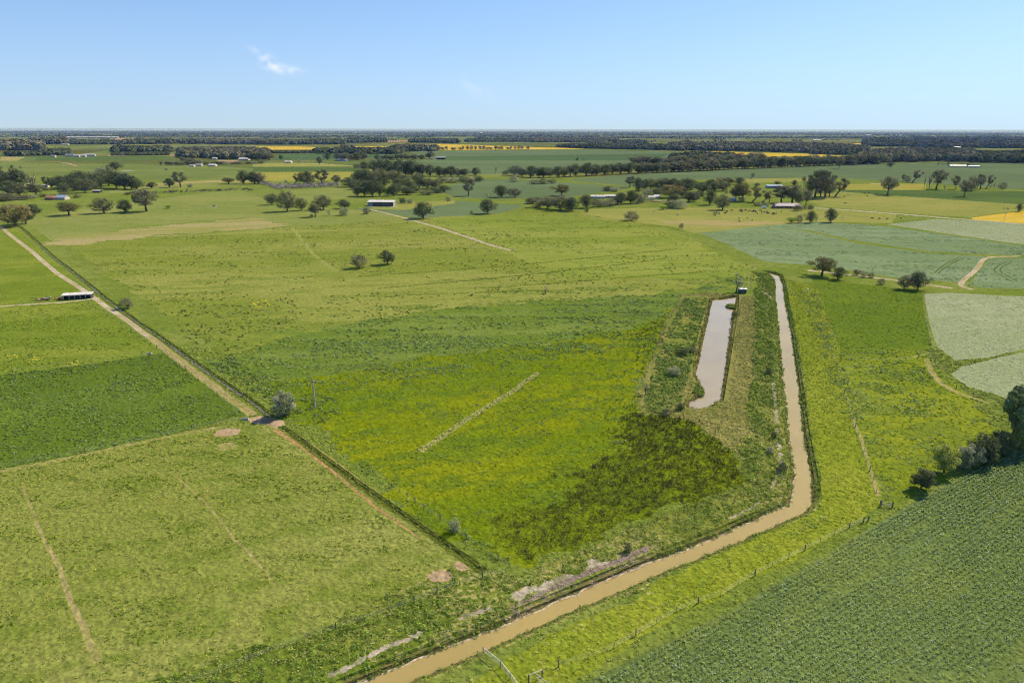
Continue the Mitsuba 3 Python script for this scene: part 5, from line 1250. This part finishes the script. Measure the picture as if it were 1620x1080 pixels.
# timber heap by the low shed
t = Thing('timber_heap', 76, 474, 5, 'scattered heap of grey old timber left of the low shed', 'heap')
g = np.random.default_rng(41)
for i in range(34):
    a, r = g.random() * 3.14, abs(g.normal()) * .45
    c = np.array([g.normal() * 3.4, g.normal() * 1.4, .25 + .9 * g.random() * math.exp(-r)])
    d_ = np.array([math.cos(a), math.sin(a), g.normal() * .12]) * g.uniform(.5, 1.6)
    t.part('log', tube([c - d_, c, c + d_], np.array([.16, .18, .14]) * g.uniform(.7, 1.4), 6), ('timber', 'pale_timber', 'rust', 'timber')[i % 4])
# rubbish heap at the right homestead
t = Thing('scrap_heap', 1044, 320, 0, 'brownish heap of scrap and timber beside the right homestead', 'heap')
for i in range(30):
    c = np.array([g.normal() * 8, g.normal() * 4, .6 + .9 * g.random()]); a = g.random() * 3.14; L_ = g.uniform(1, 3)
    t.part('plank', tube([c - L_ * np.array([math.cos(a), math.sin(a), .1]), c, c + L_ * np.array([math.cos(a), math.sin(a), .1])], [.35, .35, .3], 5), ('pale_timber', 'rust', 'cream_wall')[i % 3])
# power poles
def pole(x, y, h, label, arm=True, r=.16):
    t = Thing('power_pole', x, y, 20, label, 'pole')
    hm = h * scale_at(x, y)[1]
    t.part('pole', tube([(0, 0, -.2), (0, 0, hm / 2), (0, 0, hm)], [r * 1.25, r * 1.1, r * .9], 8), 'pale_timber', smooth=True)
    if arm:
        t.part('crossarm', bx(-1.2, 1.2, -.30, -.165, hm - .55, hm - .38), 'timber')
        for s in (-1.05, 0.45, 1.05):
            t.part('insulator', tube([(s, -.23, hm - .377), (s, -.23, hm - .25), (s, -.23, hm - .14)], [.07, .09, .05], 8), 'white_paint')


pole(499, 645, 43, 'timber power pole standing in the paddock beside the grey twiggy bush')
pole(1186.5, 461, 28, 'thin pole right of the pump shed at the head of the dam', False, .09)
pole(342.5, 326, 13, 'short pole beside the dark trough in the left paddock', True)
pole(1588, 350.5, 15, 'power pole at the edge of the canola corner')
pole(339, 270.5, 8, 'distant pole in front of the far left houses', False)
pole(1060, 280.5, 6, 'distant pole on the wide grey green crop', False)
pole(290.5, 313, 7, 'thin pole at the top fence of the left paddock', False)


# fences: every post is a part, three wires
def fence(label, line, gap, hp=1.15, rad=.06, wires=3, big=6, mat='timber', tall=1.25):
    Pn = densify(pts(line), False); s = np.r_[0, np.cumsum(np.hypot(*np.diff(Pn, axis=0).T))]
    n = max(2, int(s[-1] / gap) + 1)
    n = min(n, 70)
    g = np.random.default_rng(int(s[-1] * 10))
    u = np.linspace(0, s[-1], n)
    q = np.stack([np.interp(u, s, Pn[:, i]) for i in (0, 1)], 1)
    o = q[0].copy()
    t = Thing('fence', 0, 0, 0, label, 'fence', p=o); q = q - o
    for i, c in enumerate(q):
        bgp = i % big == 0
        hh, r = (hp * tall, rad * 2.0) if bgp else (hp * g.uniform(.9, 1.05), rad)
        lean = g.normal(size=2) * .04
        t.part('post', tube([(c[0], c[1], -.1), (c[0] + lean[0] / 2, c[1] + lean[1] / 2, hh / 2), (c[0] + lean[0], c[1] + lean[1], hh)], [r, r * .95, r * .9], 6), mat)
    for z in np.linspace(.35, 1.05, wires):
        t.part('wire', tube([(c[0], c[1] + .001 * i, z) for i, c in enumerate(q)], np.full(n, .008), 3), 'galv')
    return t


fence('post and wire fence along the edge of the leafy row crop in the foreground', [884, 1054, 956, 1034, 1080, 962, 1150, 938, 1184, 915, 1231, 891, 1278, 868, 1324, 844, 1366, 824], 5.0, big=3, rad=.05)
fence('fence along the foot of the levee right of the canal', [1240, 450, 1290, 505, 1320, 570, 1345, 650, 1368, 720, 1392, 798], 5.5, big=5)
fence('post and wire fence along the lower edge of the foreground paddock', [240, 1100, 332, 1070, 378, 1050, 428, 1032, 475, 1014, 518, 999, 601, 972, 650, 955, 677, 943, 747, 917, 800, 905], 4.4, big=3, rad=.05)
fence('fence between the dark paddock and the foreground paddock on the left', [-60, 752, 45, 731, 118, 719, 265, 687, 380, 663], 6.0, big=4)
fence('fence beside the gravel road on the left', [140, 480, 200, 518, 255, 556, 320, 604, 378, 656], 6.5, big=5)
fence('fence between the two left hand paddocks', [20, 588, 120, 574, 235, 560, 262, 556], 7, big=5)
fence('overgrown fence inside the front boundary corner', [620, 770, 660, 797, 710, 832, 756, 866, 806, 897], 3.0, big=3, hp=1.1, rad=.055)
fence('fence along the paddock side of the dam bank', [1077, 470, 1058, 510, 1040, 548, 1020, 596, 1000, 641], 5, big=4)
fence('fence across the back of the right hand lower paddock', [1330, 566, 1380, 572, 1440, 570, 1470, 560], 7, big=4)
fence('fence along the pale crop and the sandy cattle track', [1462, 470, 1466, 510, 1474, 552, 1486, 590, 1520, 620, 1580, 636], 7, big=4)
fence('fence along the top of the light green left paddock', [60, 330, 150, 322, 260, 326, 340, 328], 14, big=4, rad=.1)
fence('fence on the far side of the sandy shed track', [640, 343, 700, 360, 770, 384, 800, 395], 12, big=4, rad=.08)
# gate, strainer frame and pipe rail in the foreground
def rail(t, a, b, r, mat, name):
    a, b = np.asarray(a, float), np.asarray(b, float)
    t.part(name, tube([a, (a + b) / 2, b], [r, r, r], 8), mat, smooth=True)


def local(o, x, y):
    return np.r_[at(x, y) - o, 0.0]


o = at(764.5, 1031)
t = Thing('pipe_fence', 0, 0, 0, 'white pipe railed fence running from the canal to the bottom edge', 'fence', p=o)
L3 = [local(o, *c) for c in ((764.5, 1033), (791.5, 1055), (807, 1074), (824, 1097))]
for i, c in enumerate(L3):
    rail(t, c, c + [0, 0, 1.2], .07, 'timber', 'post')
for a, b in zip(L3[:-1], L3[1:]):
    rail(t, a + [.075, 0, 1.13], b + [.075, 0, 1.13], .05, 'white_paint', 'top_rail')
    for z in (.25, .5, .75):
        rail(t, a + [.075, 0, z], b + [.075, 0, z], .015, 'galv', 'wire')
o = at(836.5, 1078)
t = Thing('strainer_frame', 0, 0, 0, 'weathered timber strainer frame with braces at the bottom edge', 'fence', p=o)
A, B_, C_, D_ = (local(o, *c) for c in ((836.5, 1079.5), (857.5, 1070.5), (862, 1092), (878, 1100)))
for c in (A, B_):
    rail(t, c, c + [0, 0, 1.35], .11, 'timber', 'post')
for c in (C_, D_):
    rail(t, c, c + [0, 0, 1.25], .1, 'timber', 'post')
rail(t, A + [.0, .0, 1.42], B_ + [.0, .0, 1.42], .085, 'pale_timber', 'top_rail')
mm = (A + B_) / 2
rail(t, mm + [0, -.1, 1.27], D_ + [0, 0, 1.3], .07, 'pale_timber', 'rail'); rail(t, mm + [-.1, -.12, .8], D_ + [-.1, 0, .8], .06, 'pale_timber', 'rail'); rail(t, mm + [.1, .0, .45], C_ + [0, 0, .6], .05, 'pale_timber', 'rail')
o = at(1393, 800)
t = Thing('gate', 0, 0, 0, 'timber railed gate between the levee and the lower paddock', 'gate', p=o)
A, B_ = local(o, 1393, 800.5), local(o, 1411.5, 802.5)
for c in (A, B_):
    rail(t, c, c + [0, 0, 1.5], .13, 'timber', 'post')
for z in (.4, .8, 1.2):
    rail(t, A + [.1, -.15, z], B_ + [-.1, -.15, z], .06, 'pale_timber', 'rail')
o = at(1366, 827)
t = Thing('gate', 0, 0, 0, 'pair of short timber posts at the gap in the crop fence', 'gate', p=o)
for c in (local(o, 1366, 826), local(o, 1373.5, 824)):
    rail(t, c, c + [0, 0, 1.25], .12, 'timber', 'post')
rail(t, local(o, 1366, 826) + [0, 0, .55], local(o, 1373.5, 824) + [0, 0, .55], .03, 'galv', 'chain')

# animals far off: one body each
import manifold3d as m3


def beast(L, hgt, girth, headr):
    def sp(x, y, z, r):
        return m3.Manifold.sphere(r, 10).translate((x, y, z))
    hull = lambda *s: m3.Manifold.batch_hull(list(s))
    b = hull(sp(-L * .36, 0, hgt * .72, girth), sp(L * .30, 0, hgt * .70, girth * 1.05), sp(0, 0, hgt * .66, girth * 1.08))
    b += hull(sp(L * .32, 0, hgt * .80, girth * .7), sp(L * .58, 0, hgt * .74, headr * .9))
    b += hull(sp(L * .60, 0, hgt * .70, headr), sp(L * .74, 0, hgt * .52, headr * .6))
    for sx in (-.36, .30):
        for sy in (-1, 1):
            b += hull(sp(L * sx, sy * girth * .55, hgt * .55, girth * .42), sp(L * (sx - .02), sy * girth * .55, hgt * .28, girth * .2)) + hull(sp(L * (sx - .02), sy * girth * .55, hgt * .28, girth * .2), sp(L * (sx + .01), sy * girth * .55, .05, girth * .17))
    b += hull(sp(-L * .50, 0, hgt * .85, .05), sp(-L * .54, 0, hgt * .40, .04))
    m = b.to_mesh(); tm = trimesh.Trimesh(m.vert_properties[:, :3], m.tri_verts)
    trimesh.smoothing.filter_taubin(tm, iterations=4)
    return tm


cow, sheep = beast(2.1, 1.4, .38, .2), beast(1.15, .8, .26, .13)
scene['cow_body'] = {'type': 'shapegroup', 'body': mikit.ply(cow, 'black_hide', smooth=True)}
scene['sheep_body'] = {'type': 'shapegroup', 'body': mikit.ply(sheep, 'wool', smooth=True)}
g = np.random.default_rng(66)
cows = [(x, np.interp(x, [1120, 1160, 1230], [342, 333, 339]) + g.normal() * 1.4) for x in g.uniform(1122, 1232, 34)] + [(1156, 333), (1178, 333.5), (1186, 334), (1192, 334), (1236, 335.5), (1190, 349.6), (1169, 346), (1170, 351), (1182, 346), (1130, 341), (1368, 307), (1375, 306.6), (1372, 310.4), (1384, 308.4), (1388, 308.4), (1335, 311.8), (1337, 322), (1391, 347), (1380, 346.4), (1425, 346), (1403, 347), (1588, 330.6), (1594, 331)]
for x, y in cows:
    k = key_for('cow'); p = at(x, y)
    scene[k] = {'type': 'instance', 'to_world': T().translate([float(p[0]), float(p[1]), 0]).rotate([0, 0, 1], float(g.uniform(0, 360))), 'shapegroup': {'type': 'ref', 'id': 'cow_body'}}
    tag(k, 'dark cow grazing in the olive paddocks around the right hand farmhouse', 'cow', 'cattle grazing near the farm')
for x, y in [(1071, 340), (1073, 341), (1085, 323), (1342, 309), (1345, 308.6), (1328, 305), (1331, 304.6), (1338, 309.5), (1035, 335), (1028, 338), (1000, 338), (1055, 333)]:
    k = key_for('sheep'); p = at(x, y)
    scene[k] = {'type': 'instance', 'to_world': T().translate([float(p[0]), float(p[1]), 0]).rotate([0, 0, 1], float(g.uniform(0, 360))).scale(1.4), 'shapegroup': {'type': 'ref', 'id': 'sheep_body'}}
    tag(k, 'pale sheep grazing in the light paddocks near the right hand homestead', 'sheep', 'sheep near the homestead')

# trees of one row or grove are told apart by their order from the left
ORD = 'first second third fourth fifth sixth seventh eighth ninth tenth eleventh twelfth thirteenth fourteenth fifteenth sixteenth seventeenth eighteenth nineteenth twentieth'.split()
TREES = {}
for k, d in labels.items():
    if d.get('group') and scene.get(k, {}).get('type') == 'instance' and d['category'] in ('tree', 'bush', 'cow', 'sheep'):
        m = np.array(scene[k]['to_world'].matrix)
        TREES.setdefault(d['group'], []).append((m[0, 3] / m[1, 3], k))
for grp, ks in TREES.items():
    for i, (_, k) in enumerate(sorted(ks)):
        o = ORD[i] if i < 20 else f'{i + 1}' + {1: 'st', 2: 'nd', 3: 'rd'}.get((i + 1) % 10, 'th')
        labels[k]['label'] = f"{o} from the left: {labels[k]['label']}"
